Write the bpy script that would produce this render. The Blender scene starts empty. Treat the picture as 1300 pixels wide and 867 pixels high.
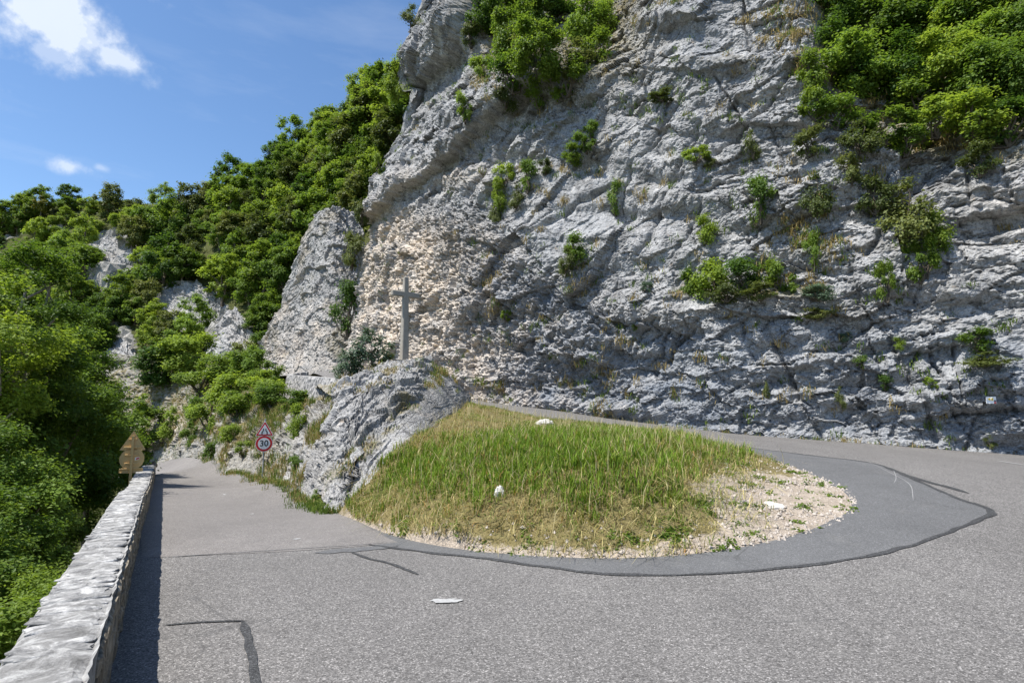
import bpy, bmesh, math, random
import numpy as np
from mathutils import Vector, Matrix
R = math.radians
rng = np.random.default_rng(7)
random.seed(7)
scene = bpy.context.scene
C = scene.collection

# ------------------------------------------------------------------ camera
F_PX, CXP, CYP = 722.2, 650.0, 433.5          # focal length and centre of the 1300 x 867 photograph
PITCH = R(6.6)
EYE = np.array([0.0, 0.0, 2.4])
cam_d = bpy.data.cameras.new('camera'); cam = bpy.data.objects.new('camera', cam_d); C.objects.link(cam)
cam_d.sensor_width = 36.0; cam_d.lens = 20.0; cam_d.clip_start = 0.05; cam_d.clip_end = 3000
cam.location = EYE; cam.rotation_euler = (R(90) + PITCH, 0, 0)
scene.camera = cam
cp, sp = math.cos(PITCH), math.sin(PITCH)

# ------------------------------------------------------------------ light, sky, exposure
SUN_EL, SUN_AZ = 61.0, -25.0     # azimuth: degrees from -X towards +Y
to_sun = Vector((-math.cos(R(SUN_EL)) * math.cos(R(SUN_AZ)), math.cos(R(SUN_EL)) * math.sin(R(SUN_AZ)), math.sin(R(SUN_EL))))
sd = bpy.data.lights.new('sun', 'SUN'); sd.energy = 4.8; sd.angle = R(0.53); sd.color = (1.0, 0.955, 0.88)
sun = bpy.data.objects.new('sun', sd); C.objects.link(sun)
sun.rotation_euler = to_sun.to_track_quat('Z', 'Y').to_euler()
sun.location = (-40, 20, 80)
scene.view_settings.view_transform = 'Standard'
scene.view_settings.look = 'None'
scene.view_settings.exposure = 0.72
scene.view_settings.gamma = 1.0

def px_dir(px, py):
    cx, cy = (px - CXP) / F_PX, (CYP - py) / F_PX
    d = np.array([cx, cp - cy * sp, sp + cy * cp]); return d
def at(px, py, Y):
    d = px_dir(px, py); return EYE + d * (Y / d[1])
def atz(px, py, z):
    d = px_dir(px, py); return EYE + d * ((z - EYE[2]) / d[2])
def project(P):
    q = P - EYE
    dep = q[..., 1] * cp + q[..., 2] * sp
    up = -q[..., 1] * sp + q[..., 2] * cp
    dep_s = np.where(dep > 0.2, dep, 0.2)
    return CXP + F_PX * q[..., 0] / dep_s, CYP - F_PX * up / dep_s, dep

world = bpy.data.worlds.new('World'); scene.world = world; world.use_nodes = True
def build_world():
    nt = world.node_tree; N = nt.nodes; L = nt.links; N.clear()
    out = N.new('ShaderNodeOutputWorld'); bg = N.new('ShaderNodeBackground'); bg.inputs['Strength'].default_value = 0.12
    sky = N.new('ShaderNodeTexSky'); sky.sky_type = 'NISHITA'; sky.sun_disc = False
    sky.sun_elevation = R(SUN_EL)
    sky.sun_rotation = math.atan2(to_sun.x, to_sun.y)
    sky.altitude = 700; sky.air_density = 1.0; sky.dust_density = 0.8; sky.ozone_density = 2.0
    hs = N.new('ShaderNodeHueSaturation'); hs.inputs['Saturation'].default_value = 1.12; hs.inputs['Value'].default_value = 1.0
    L.new(sky.outputs[0], hs.inputs['Color'])
    tc = N.new('ShaderNodeTexCoord')
    def vm(op, a, b=None):
        n = N.new('ShaderNodeVectorMath'); n.operation = op
        for k, x in ((0, a), (1, b)):
            if x is None: continue
            if hasattr(x, 'links'): L.new(x, n.inputs[k])
            else: n.inputs[k].default_value = x
        return n
    def m(op, a, b=0.0, c=0.0, clamp=False):
        n = N.new('ShaderNodeMath'); n.operation = op; n.use_clamp = clamp
        for k, x in enumerate((a, b, c)):
            if hasattr(x, 'links'): L.new(x, n.inputs[k])
            else: n.inputs[k].default_value = x
        return n.outputs[0]
    nz = N.new('ShaderNodeTexNoise'); nz.inputs['Scale'].default_value = 11; nz.inputs['Detail'].default_value = 9; nz.inputs['Roughness'].default_value = 0.6
    L.new(tc.outputs['Generated'], nz.inputs['Vector'])
    nb = N.new('ShaderNodeTexNoise'); nb.inputs['Scale'].default_value = 4.2; nb.inputs['Detail'].default_value = 6
    L.new(tc.outputs['Generated'], nb.inputs['Vector'])
    tot = None
    # cumulus: direction, half width, half height (radians), density
    blobs = [((40, 5), .145, .065, .85), ((95, 32), .08, .05, .7), ((155, 76), .055, .03, .75), ((62, 66), .03, .018, .45), ((88, 211), .042, .017, .62), ((128, 213), .018, .010, .35), ((-260, 60), .16, .06, .9), ((-420, 160), .12, .05, .8)]
    for (pp, su, sv, k) in blobs:
        c = Vector(px_dir(*pp)).normalized(); u = Vector((0, 0, 1)).cross(c).normalized() * -1; v = u.cross(c).normalized() * -1
        a = m('DIVIDE', vm('DOT_PRODUCT', tc.outputs['Generated'], u).outputs['Value'], su)
        b0 = vm('DOT_PRODUCT', tc.outputs['Generated'], v).outputs['Value']
        b = m('DIVIDE', m('SUBTRACT', b0, 0.0), sv)
        r2 = m('SQRT', m('ADD', m('MULTIPLY', a, a), m('MULTIPLY', b, b)))
        ahead = m('GREATER_THAN', vm('DOT_PRODUCT', tc.outputs['Generated'], c).outputs['Value'], 0.0)
        f = m('SUBTRACT', m('ADD', 1.0, m('MULTIPLY', m('SUBTRACT', nz.outputs['Fac'], .5), 3.4)), r2)
        f = m('MULTIPLY', m('MULTIPLY', f, 1.5, clamp=True), ahead)
        f = m('MULTIPLY', m('MULTIPLY', f, f), k)
        tot = f if tot is None else m('MAXIMUM', tot, f)
    # thin cirrus everywhere
    mp = N.new('ShaderNodeMapping'); mp.inputs['Scale'].default_value = (1.5, 1.2, 7.0); mp.inputs['Rotation'].default_value = (.2, .35, 0)
    L.new(tc.outputs['Generated'], mp.inputs['Vector'])
    nc = N.new('ShaderNodeTexNoise'); nc.inputs['Scale'].default_value = 2.2; nc.inputs['Detail'].default_value = 8; nc.inputs['Roughness'].default_value = .62
    L.new(mp.outputs[0], nc.inputs['Vector'])
    ci = m('MULTIPLY', m('SUBTRACT', nc.outputs['Fac'], .53, clamp=True), .7, clamp=True)
    sep = N.new('ShaderNodeSeparateXYZ'); L.new(tc.outputs['Generated'], sep.inputs[0])
    # low horizon whitening in the natural way: cirrus thins upward
    ci = m('MULTIPLY', ci, m('SUBTRACT', 1.15, sep.outputs['Z'], clamp=True))
    tot = m('MAXIMUM', tot, ci)
    tone = N.new('ShaderNodeMixRGB'); tone.inputs[1].default_value = (3.6, 4.2, 5.2, 1); tone.inputs[2].default_value = (5.4, 5.65, 6.0, 1)
    L.new(m('MULTIPLY', nb.outputs['Fac'], 1.15, clamp=True), tone.inputs[0])
    mx = N.new('ShaderNodeMixRGB'); L.new(tot, mx.inputs[0]); L.new(hs.outputs[0], mx.inputs[1]); L.new(tone.outputs[0], mx.inputs[2])
    L.new(mx.outputs[0], bg.inputs[0]); L.new(bg.outputs[0], out.inputs[0])
build_world()

# ------------------------------------------------------------------ helpers: noise
def h32(*ints):
    h = np.zeros(np.broadcast(*ints).shape, np.uint32) + np.uint32(0x9E3779B9)
    for k, i in enumerate(ints):
        h = h ^ (np.asarray(i).astype(np.int64) & 0xFFFFFFFF).astype(np.uint32) * np.uint32([0x85EBCA6B, 0xC2B2AE35, 0x27D4EB2F, 0x165667B1][k])
        h ^= h >> np.uint32(15); h = h * np.uint32(0x2C1B3C6D); h ^= h >> np.uint32(12); h = h * np.uint32(0x297A2D39); h ^= h >> np.uint32(15)
    return h
def h01(*ints): return h32(*ints).astype(np.float64) / 4294967296.0
np.seterr(over='ignore')
def vnoise(P, seed=0):
    """gradient noise in 3D, about -1..1"""
    I = np.floor(P).astype(np.int64); f = P - I
    w = f * f * f * (f * (f * 6 - 15) + 10)
    res = 0
    for dx in (0, 1):
        wx = w[:, 0] if dx else 1 - w[:, 0]
        for dy in (0, 1):
            wy = w[:, 1] if dy else 1 - w[:, 1]
            for dz in (0, 1):
                wz = w[:, 2] if dz else 1 - w[:, 2]
                h = h32(I[:, 0] + dx, I[:, 1] + dy, I[:, 2] + dz, seed)
                gx = (h & np.uint32(1023)).astype(np.float64) / 511.5 - 1
                gy = ((h >> np.uint32(10)) & np.uint32(1023)).astype(np.float64) / 511.5 - 1
                gz = ((h >> np.uint32(20)) & np.uint32(1023)).astype(np.float64) / 511.5 - 1
                res = res + wx * wy * wz * (gx * (f[:, 0] - dx) + gy * (f[:, 1] - dy) + gz * (f[:, 2] - dz))
    return res * 1.6
def fbm(P, octs=4, gain=.5, seed=0, lac=2.03):
    a, s, t = 1.0, 0.0, 0.0
    for o in range(octs):
        t = t + a * vnoise(P * lac ** o, seed + o * 17); s += a; a *= gain
    return t / s
def facets(u, v, seed):
    """fractured blocks: every cell of a jittered grid is a tilted plane of its own; returns offset and distance to the joint"""
    iu, iv = np.floor(u).astype(np.int64), np.floor(v).astype(np.int64)
    b1 = np.full(u.shape, 9.0); b2 = np.full(u.shape, 9.0); d = np.zeros(u.shape)
    for a in (-1, 0, 1):
        for b in (-1, 0, 1):
            ci, cj = iu + a, iv + b
            du = u - (ci + h01(ci, cj, seed)); dv = v - (cj + h01(ci, cj, seed + 1))
            r = np.maximum(np.abs(du), np.abs(dv)) * .6 + np.sqrt(du * du + dv * dv) * .4
            near = r < b1
            b2 = np.where(near, b1, np.minimum(b2, r))
            o = (h01(ci, cj, seed + 2) - .5) * .7 + (h01(ci, cj, seed + 3) - .5) * 1.2 * du + (h01(ci, cj, seed + 4) - .53) * 1.2 * dv
            d = np.where(near, o, d); b1 = np.minimum(b1, r)
    return d, b2 - b1
def sstep(x, a, b):
    t = np.clip((x - a) / (b - a), 0, 1); return t * t * (3 - 2 * t)
def spline(P, n, dens=None):
    """Catmull-Rom through P, resampled to n points by arc length (or by the density function)"""
    P = np.asarray(P, float); Q = np.vstack([2 * P[0] - P[1], P, 2 * P[-1] - P[-2]])
    out = []
    for i in range(1, len(Q) - 2):
        t = np.linspace(0, 1, 40, endpoint=False)[:, None]
        p0, p1, p2, p3 = Q[i - 1], Q[i], Q[i + 1], Q[i + 2]
        out.append(.5 * ((2 * p1) + (-p0 + p2) * t + (2 * p0 - 5 * p1 + 4 * p2 - p3) * t ** 2 + (-p0 + 3 * p1 - 3 * p2 + p3) * t ** 3))
    X = np.vstack(out + [P[-1:]])
    ds = np.linalg.norm(np.diff(X, axis=0), axis=1)
    if dens is not None: ds = ds * dens((X[1:] + X[:-1]) / 2)
    s = np.concatenate([[0], np.cumsum(ds)]); t = np.linspace(0, s[-1], n)
    return np.stack([np.interp(t, s, X[:, k]) for k in range(X.shape[1])], 1)
def matched(P, Q, n, dens=None):
    """two polylines of paired points, splined together so that they stay paired"""
    S = spline(np.hstack([np.asarray(P, float), np.asarray(Q, float)]), n, dens)
    k = len(P[0]); return S[:, :k], S[:, k:]
class TPS:
    def __init__(s, xy, z, smooth=0.0):
        s.c = np.asarray(xy, float); n = len(s.c); z = np.asarray(z, float)
        A = np.zeros((n + 3, n + 3)); A[:n, :n] = s.k(s.c, s.c) + np.eye(n) * smooth
        A[:n, n] = 1; A[:n, n + 1:] = s.c; A[n:, :n] = A[:n, n:].T
        s.w = np.linalg.solve(A, np.concatenate([z, [0, 0, 0]]))
    def k(s, a, b):
        r2 = ((a[:, None] - b[None]) ** 2).sum(-1); return r2 * np.log(r2 + 1e-9) * .5
    def __call__(s, x, y):
        x = np.asarray(x, float); y = np.asarray(y, float); sh = x.shape
        p = np.stack([x.ravel(), y.ravel()], 1); n = len(s.c); out = np.empty(len(p))
        for i in range(0, len(p), 20000):
            q = p[i:i + 20000]; out[i:i + 20000] = s.k(q, s.c) @ s.w[:n] + s.w[n] + q @ s.w[n + 1:]
        return out.reshape(sh)
def in_poly(x, y, poly):
    r = np.zeros(x.shape, bool); n = len(poly)
    for i in range(n):
        x1, y1 = poly[i][:2]; x2, y2 = poly[(i + 1) % n][:2]
        c = ((y1 > y) != (y2 > y)) & (x < (x2 - x1) * (y - y1) / (y2 - y1 + 1e-12) + x1)
        r ^= c
    return r

# ------------------------------------------------------------------ helpers: meshes and objects
def raw_mesh(name, V, F, attrs=None, smooth=False):
    """V (n,3); F (m,3 or 4) int array"""
    V = np.ascontiguousarray(V, np.float32); F = np.ascontiguousarray(F, np.int32)
    me = bpy.data.meshes.new(name); k = F.shape[1]
    me.vertices.add(len(V)); me.vertices.foreach_set('co', V.ravel())
    me.loops.add(F.size); me.loops.foreach_set('vertex_index', F.ravel())
    me.polygons.add(len(F)); me.polygons.foreach_set('loop_start', np.arange(0, F.size, k, dtype=np.int32))
    me.polygons.foreach_set('loop_total', np.full(len(F), k, np.int32))
    me.update(calc_edges=True)
    me.polygons.foreach_set('use_smooth', np.full(len(F), smooth))
    for an, A in (attrs or {}).items():
        A = np.ascontiguousarray(A, np.float32)
        if A.ndim == 1: a = me.attributes.new(an, 'FLOAT', 'POINT'); a.data.foreach_set('value', A)
        else:
            if A.shape[1] == 3: A = np.hstack([A, np.ones((len(A), 1), np.float32)])
            a = me.attributes.new(an, 'FLOAT_COLOR', 'POINT'); a.data.foreach_set('color', np.ascontiguousarray(A).ravel())
    return me
def grid_faces(nr, nc):
    i = np.arange(nr - 1)[:, None] * nc + np.arange(nc - 1)[None]
    i = i.ravel(); return np.stack([i, i + 1, i + nc + 1, i + nc], 1)
def link(name, me, m=None, parent=None):
    o = bpy.data.objects.new(name, me); C.objects.link(o)
    if m is not None: me.materials.clear(); me.materials.append(m)
    if parent is not None: o.parent = parent
    return o
def tag(o, label=None, cat=None, group=None, kind=None):
    for k, v in (('label', label), ('category', cat), ('group', group), ('kind', kind)):
        if v: o[k] = v
    return o
def thing(name, loc, label, cat, group=None, rz=0):
    o = bpy.data.objects.new(name, None); C.objects.link(o); o.location = Vector(loc); o.rotation_euler = (0, 0, rz)
    o.empty_display_size = .2
    return tag(o, label, cat, group)
KIDS = {}
def part(name, me, m, parent):
    o = link(name, me, m, parent); KIDS.setdefault(parent.name, []).append(o); return o
def dup(root, loc, label, group=None, rz=0, scale=(1, 1, 1)):
    r = root.copy(); C.objects.link(r); r.location = Vector(loc); r.rotation_euler = (0, 0, rz); r.scale = scale
    tag(r, label, None, group)
    for ch in KIDS.get(root.name, []):
        c = ch.copy(); C.objects.link(c); c.parent = r
    return r
def bm_mesh(name, bm, smooth=False):
    me = bpy.data.meshes.new(name); bm.to_mesh(me); bm.free()
    if smooth:
        for p in me.polygons: p.use_smooth = True
    return me
def add_box(bm, c, s, rot=None, bev=0.0):
    r = bmesh.ops.create_cube(bm, size=1.0); vs = r['verts']
    bmesh.ops.scale(bm, vec=s, verts=vs)
    if bev > 0:
        es = list({e for v in vs for e in v.link_edges})
        b = bmesh.ops.bevel(bm, geom=es, offset=bev, segments=1, affect='EDGES'); vs = list({v for f in b['faces'] for v in f.verts} | {v for v in vs if v.is_valid})
    if rot is not None: bmesh.ops.rotate(bm, cent=(0, 0, 0), matrix=rot, verts=vs)
    bmesh.ops.translate(bm, vec=c, verts=vs)
def tube(path, rad, sides=7):
    P = np.asarray(path, float); n = len(P); T = np.gradient(P, axis=0); T /= np.linalg.norm(T, axis=1)[:, None] + 1e-9
    a = np.array([.31, .95, .05]); U = np.cross(T, a); U /= np.linalg.norm(U, axis=1)[:, None] + 1e-9; W = np.cross(T, U)
    th = np.linspace(0, 2 * math.pi, sides, endpoint=False)
    V = (P[:, None] + np.asarray(rad, float)[:, None, None] * (U[:, None] * np.cos(th)[None, :, None] + W[:, None] * np.sin(th)[None, :, None])).reshape(-1, 3)
    F = []
    for i in range(n - 1):
        for j in range(sides):
            k = (j + 1) % sides; F.append((i * sides + j, i * sides + k, (i + 1) * sides + k, (i + 1) * sides + j))
    return V, np.array(F)
def join(parts):
    V, F, o = [], [], 0
    for v, f in parts: V.append(v); F.append(f + o); o += len(v)
    return np.vstack(V), np.vstack(F)

# ------------------------------------------------------------------ materials
class NT:
    def __init__(s, name):
        s.m = bpy.data.materials.new(name); s.m.use_nodes = True; s.t = s.m.node_tree; s.N = s.t.nodes; s.L = s.t.links; s.N.clear()
        s.out = s.N.new('ShaderNodeOutputMaterial')
    def n(s, typ, **kw):
        x = s.N.new('ShaderNode' + typ)
        for k, v in kw.items(): setattr(x, k, v)
        return x
    def set(s, sock, v):
        if hasattr(v, 'links'): s.L.new(v, sock)
        else: sock.default_value = v
    def pos(s, scale=(1, 1, 1)):
        if not hasattr(s, '_g'): s._g = s.n('NewGeometry')
        if scale == (1, 1, 1): return s._g.outputs['Position']
        mp = s.n('Mapping'); mp.inputs['Scale'].default_value = scale; s.L.new(s._g.outputs['Position'], mp.inputs[0]); return mp.outputs[0]
    def noise(s, scale, detail=4, rough=.55, vec=None, dist=0):
        x = s.n('TexNoise'); x.inputs['Scale'].default_value = scale; x.inputs['Detail'].default_value = detail; x.inputs['Roughness'].default_value = rough; x.inputs['Distortion'].default_value = dist
        s.L.new(vec if vec is not None else s.pos(), x.inputs['Vector']); return x.outputs['Fac']
    def voro(s, scale, vec=None, feature='F1', out='Distance'):
        x = s.n('TexVoronoi'); x.feature = feature; x.inputs['Scale'].default_value = scale
        s.L.new(vec if vec is not None else s.pos(), x.inputs['Vector']); return x.outputs[out]
    def ramp(s, fac, stops):
        x = s.n('ValToRGB'); e = x.color_ramp.elements
        while len(e) < len(stops): e.new(.5)
        for k, (p, c) in enumerate(stops):
            e[k].position = p; e[k].color = (c, c, c, 1) if not isinstance(c, tuple) else (*c, 1)
        s.L.new(fac, x.inputs[0]); return x.outputs[0]
    def mix(s, f, a, b, mode='MIX'):
        x = s.n('MixRGB'); x.blend_type = mode
        s.set(x.inputs[0], f)
        for k, v in ((1, a), (2, b)): s.set(x.inputs[k], (*v, 1) if isinstance(v, tuple) else v)
        return x.outputs[0]
    def math(s, op, a, b=0.0, clamp=False):
        x = s.n('Math'); x.operation = op; x.use_clamp = clamp; s.set(x.inputs[0], a); s.set(x.inputs[1], b); return x.outputs[0]
    def attr(s, name, out='Fac'):
        x = s.n('Attribute'); x.attribute_name = name; return x.outputs[out]
    def rgb(s, name):
        x = s.n('Attribute'); x.attribute_name = name; y = s.n('SeparateColor'); s.L.new(x.outputs['Color'], y.inputs[0]); return y.outputs
    def bump(s, h, strength, dist, prev=None):
        x = s.n('Bump'); x.inputs['Strength'].default_value = strength; x.inputs['Distance'].default_value = dist; s.L.new(h, x.inputs['Height'])
        if prev is not None: s.L.new(prev, x.inputs['Normal'])
        return x.outputs[0]
    def bsdf(s, col, rough=.9, normal=None, spec=.25, metal=0.0):
        b = s.n('BsdfPrincipled'); s.set(b.inputs['Base Color'], (*col, 1) if isinstance(col, tuple) else col); s.set(b.inputs['Roughness'], rough)
        b.inputs['Specular IOR Level'].default_value = spec; b.inputs['Metallic'].default_value = metal
        if normal is not None: s.L.new(normal, b.inputs['Normal'])
        s.L.new(b.outputs[0], s.out.inputs[0]); return s.m

def rock_material(name, dark=.17, mid=.30, light=.46, tint=(1.0, 1.0, 1.02)):
    t = NT(name); r, g, b = t.rgb('mask')[:3]
    c = lambda v: tuple(v * k for k in tint)
    big = t.noise(.22, 4); n = t.noise(1.1, 10, .66, dist=.4); fine = t.noise(7.5, 9, .7); grit = t.noise(38, 4, .7)
    col = t.ramp(n, [(.28, c(dark)), (.5, c(mid)), (.72, c(light))])
    col = t.mix(t.math('MULTIPLY', t.ramp(fine, [(.36, 1.0), (.56, 0.0)]), .55), col, c(dark * .7))
    col = t.mix(t.math('MULTIPLY', t.ramp(t.noise(3.1, 8, .72), [(.56, 0.0), (.68, 1.0)]), .55), col, c(light * 1.25))
    col = t.mix(.55, col, t.ramp(big, [(.3, .62), (.7, 1.0)]), 'MULTIPLY')
    # vertical weeping streaks
    st = t.noise(.9, 6, .6, t.pos((1, 1, .13)))
    col = t.mix(t.math('MULTIPLY', t.ramp(st, [(.54, 0.0), (.66, 1.0)]), .6), col, c(dark * .6))
    # ochre and cream rock where the face has broken away
    bn = t.ramp(t.noise(.75, 7, .65), [(.38, 0.0), (.62, 1.0)])
    be = t.mix(t.noise(1.6, 5), (.58, .47, .36), (.78, .71, .62))
    col = t.mix(t.math('MULTIPLY', r, t.math('ADD', .45, bn), clamp=True), col, t.mix(.5, be, t.ramp(fine, [(.34, .35), (.52, 1.0)]), 'MULTIPLY'))
    col = t.mix(t.math('MULTIPLY', t.ramp(t.noise(1.9, 4, .6), [(.66, 0.0), (.74, 1.0)]), .5), col, (.40, .28, .16))
    # soil, moss and dry turf on ledges
    so = t.mix(t.noise(2.4, 5), (.10, .10, .035), (.30, .23, .11))
    col = t.mix(t.math('MULTIPLY', g, t.ramp(t.noise(2.1, 6, .7), [(.36, 0.15), (.56, 1.0)]), clamp=True), col, so)
    col = t.mix(t.math('MULTIPLY', b, .7), col, c(.56))
    # darker blue grey tone on the lower overhanging wall, patchy elsewhere on the face
    dark_f = t.attr('blue_grey')
    col = t.mix(t.math('MULTIPLY', dark_f, t.ramp(t.noise(.8, 6, .7), [(.35, .2), (.6, 1.0)])), col, t.mix(fine, (.09, .105, .13), (.30, .335, .385)))
    # joints and hairline cracks
    ck = t.n('Mapping'); ck.inputs['Rotation'].default_value = (.5, .6, .4); ck.inputs['Scale'].default_value = (1, 1, 1.7); t.L.new(t.pos(), ck.inputs[0])
    wob = t.n('VectorMath'); wob.operation = 'ADD'; nzv = t.n('TexNoise'); nzv.inputs['Scale'].default_value = 1.6; nzv.inputs['Detail'].default_value = 5; t.L.new(t.pos(), nzv.inputs['Vector'])
    t.L.new(ck.outputs[0], wob.inputs[0]); t.L.new(nzv.outputs['Color'], wob.inputs[1])
    for sc_, wd, k in ((.8, .018, .75), (2.6, .035, .5)):
        ve = t.voro(sc_, wob.outputs[0], 'DISTANCE_TO_EDGE'); col = t.mix(t.math('MULTIPLY', t.ramp(ve, [(wd * .4, 1.0), (wd * 1.6, 0.0)]), t.math('MULTIPLY', t.ramp(t.noise(.7, 3), [(.42, 0.0), (.58, 1.0)]), k)), col, (.075, .075, .078))
    # pits and grain near the size of a pixel
    pits = t.noise(13, 3, .6)
    col = t.mix(.8, col, t.ramp(pits, [(.33, .32), (.45, .97), (.6, 1.03), (.72, 1.3)]), 'MULTIPLY')
    col = t.mix(.5, col, t.ramp(grit, [(.3, .6), (.65, 1.2)]), 'MULTIPLY')
    h = t.math('ADD', t.math('MULTIPLY', fine, .5), t.math('MULTIPLY', pits, .5))
    nm = t.bump(h, 1.0, .12); nm = t.bump(grit, .5, .02, nm)
    return t.bsdf(col, .95, nm, .15)

def leaf_material(name, c1, c2, trans=.35, attr='tone'):
    t = NT(name); oi = t.n('ObjectInfo')
    tone = t.attr(attr)
    f = t.math('ADD', t.math('MULTIPLY', tone, .75), t.math('MULTIPLY', t.math('SUBTRACT', oi.outputs['Random'], .45), .8), clamp=True)
    col = t.mix(f, c1, c2)
    d = t.n('BsdfPrincipled'); t.L.new(col, d.inputs['Base Color']); d.inputs['Roughness'].default_value = .55; d.inputs['Specular IOR Level'].default_value = .3
    tr = t.n('BsdfTranslucent'); t.L.new(t.mix(.5, col, t.mix(f, (c1[0] * 1.6, c1[1] * 1.5, c1[2] * .6), (c2[0] * 1.6, c2[1] * 1.5, c2[2] * .6))), tr.inputs[0])
    mx = t.n('MixShader'); mx.inputs[0].default_value = trans; t.L.new(d.outputs[0], mx.inputs[1]); t.L.new(tr.outputs[0], mx.inputs[2]); t.L.new(mx.outputs[0], t.out.inputs[0])
    return t.m
def asphalt_material(name, base, warm, speck, smooth=False):
    t = NT(name)
    big = t.noise(.35, 5, .6); mid = t.noise(2.5, 5, .6)
    col = t.mix(big, tuple(base * .86 * k for k in warm), tuple(base * 1.12 * k for k in warm))
    col = t.mix(.35, col, t.ramp(mid, [(.3, .7), (.7, 1.0)]), 'MULTIPLY')
    v = t.n('TexVoronoi'); v.inputs['Scale'].default_value = 80.0; t.L.new(t.pos(), v.inputs['Vector'])
    sc = t.n('SeparateColor'); t.L.new(v.outputs['Color'], sc.inputs[0])
    chips = t.ramp(sc.outputs[0], [(.0, .32), (.5, .88), (.88, 1.35), (1.0, 2.7)])
    col = t.mix(speck, col, chips, 'MULTIPLY')
    g2 = t.noise(24, 5, .75)
    col = t.mix(speck * .8, col, t.ramp(g2, [(.36, .45), (.52, 1.0), (.68, 1.35)]), 'MULTIPLY')
    wv = t.noise(.55, 3, .5, t.pos((1, .25, 1)))
    col = t.mix(.35, col, t.ramp(wv, [(.35, .72), (.65, 1.05)]), 'MULTIPLY')
    dark_f = t.noise(1.1, 7, .7, None, .6)
    col = t.mix(t.math('MULTIPLY', t.ramp(dark_f, [(.60, 0.0), (.74, 1.0)]), .5), col, (base * .42, base * .42, base * .43))
    col = t.mix(t.math('MULTIPLY', t.ramp(t.noise(.8, 6, .65, t.pos((1.3, .9, 1))), [(.58, 0.0), (.75, 1.0)]), .3), col, (base * 1.5, base * 1.45, base * 1.36))
    wear = t.voro(.55, None, 'DISTANCE_TO_EDGE')
    col = t.mix(t.math('MULTIPLY', t.ramp(wear, [(.003, 1.0), (.012, 0.0)]), t.math('MULTIPLY', t.ramp(big, [(.5, 0.0), (.62, 1.0)]), .45)), col, (base * .3, base * .3, base * .3))
    nm = t.bump(v.outputs['Distance'], .5 * speck, .012); nm = t.bump(g2, .4 * speck, .01, nm)
    return t.bsdf(col, .85, nm, .3)
def plain(name, col, rough=.6, metal=0.0, var=.12, scale=30, spec=.4):
    t = NT(name); n = t.noise(scale, 4)
    return t.bsdf(t.mix(n, tuple(v * (1 - var) for v in col), tuple(min(1, v * (1 + var)) for v in col)), rough, None, spec, metal)
MAT = {}
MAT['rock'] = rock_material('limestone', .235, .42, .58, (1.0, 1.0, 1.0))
MAT['rock_pale'] = rock_material('pale_limestone', .26, .43, .58, (1.0, .985, .96))
MAT['asphalt'] = asphalt_material('asphalt', .168, (1.045, 1.0, .96), .78)
MAT['asphalt_old'] = asphalt_material('old_asphalt', .188, (1.06, .99, .94), .5)
MAT['asphalt_new'] = asphalt_material('new_asphalt', .13, (.99, 1.0, 1.02), .4)
MAT['tar'] = asphalt_material('tar', .062, (.98, 1.0, 1.03), .8)
MAT['paint'] = plain('worn_paint', (.34, .34, .335), .8, 0, .5, 16)
MAT['bark_pale'] = plain('pale_bark', (.30, .26, .205), .95, 0, .35, 5, .1)
MAT['scuff'] = plain('scuff', (.25, .25, .25), .85, 0, .4, 8)
MAT['bark'] = plain('bark', (.16, .13, .10), .95, 0, .45, 6, .1)
MAT['twig'] = plain('twig', (.10, .085, .065), .95, 0, .4, 6, .1)
MAT['leaf_ash'] = leaf_material('ash_leaf', (.075, .140, .016), (.290, .390, .050), .5)
MAT['leaf_dark'] = leaf_material('oak_leaf', (.058, .118, .018), (.210, .315, .046), .48)
MAT['leaf_hill'] = leaf_material('hill_leaf', (.085, .150, .020), (.300, .400, .058), .5)
MAT['leaf_olive'] = leaf_material('olive_leaf', (.07, .100, .026), (.21, .24, .070), .4)
MAT['leaf_blue'] = leaf_material('blue_leaf', (.045, .085, .050), (.12, .18, .105), .25)
MAT['leaf_yellow'] = leaf_material('yellow_flower', (.16, .17, .02), (.50, .42, .03), .3)
def grass_material():
    t = NT('grass_blade'); c = t.attr('gcol', 'Color')
    d = t.n('BsdfPrincipled'); t.L.new(c, d.inputs['Base Color']); d.inputs['Roughness'].default_value = .65; d.inputs['Specular IOR Level'].default_value = .2
    tr = t.n('BsdfTranslucent'); t.L.new(t.mix(.35, c, (.5, .55, .1), 'SOFT_LIGHT'), tr.inputs[0])
    mx = t.n('MixShader'); mx.inputs[0].default_value = .38; t.L.new(d.outputs[0], mx.inputs[1]); t.L.new(tr.outputs[0], mx.inputs[2]); t.L.new(mx.outputs[0], t.out.inputs[0])
    return t.m
MAT['grass'] = grass_material()
def verge_material():
    t = NT('verge_soil'); r, g, b = t.rgb('mask')[:3]
    n = t.noise(2.2, 8, .7); f = t.noise(30, 6, .7)
    v = t.n('TexVoronoi'); v.inputs['Scale'].default_value = 26.0; t.L.new(t.pos(), v.inputs['Vector'])
    sc = t.n('SeparateColor'); t.L.new(v.outputs['Color'], sc.inputs[0])
    gravel = t.mix(n, (.25, .20, .15), (.44, .385, .325))
    gravel = t.mix(.6, gravel, t.ramp(sc.outputs[0], [(0, .62), (.7, 1.0), (1, 1.35)]), 'MULTIPLY')
    soil = t.mix(f, (.085, .08, .03), (.24, .19, .09))
    k = t.math('ADD', r, t.math('MULTIPLY', t.math('SUBTRACT', t.noise(3.5, 8, .75), .5), 1.7))
    col = t.mix(t.ramp(k, [(.36, 0.0), (.62, 1.0)]), soil, gravel)
    nm = t.bump(v.outputs['Distance'], .6, .03); nm = t.bump(f, .6, .03, nm)
    return t.bsdf(col, .95, nm, .15)
MAT['verge'] = verge_material()
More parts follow.
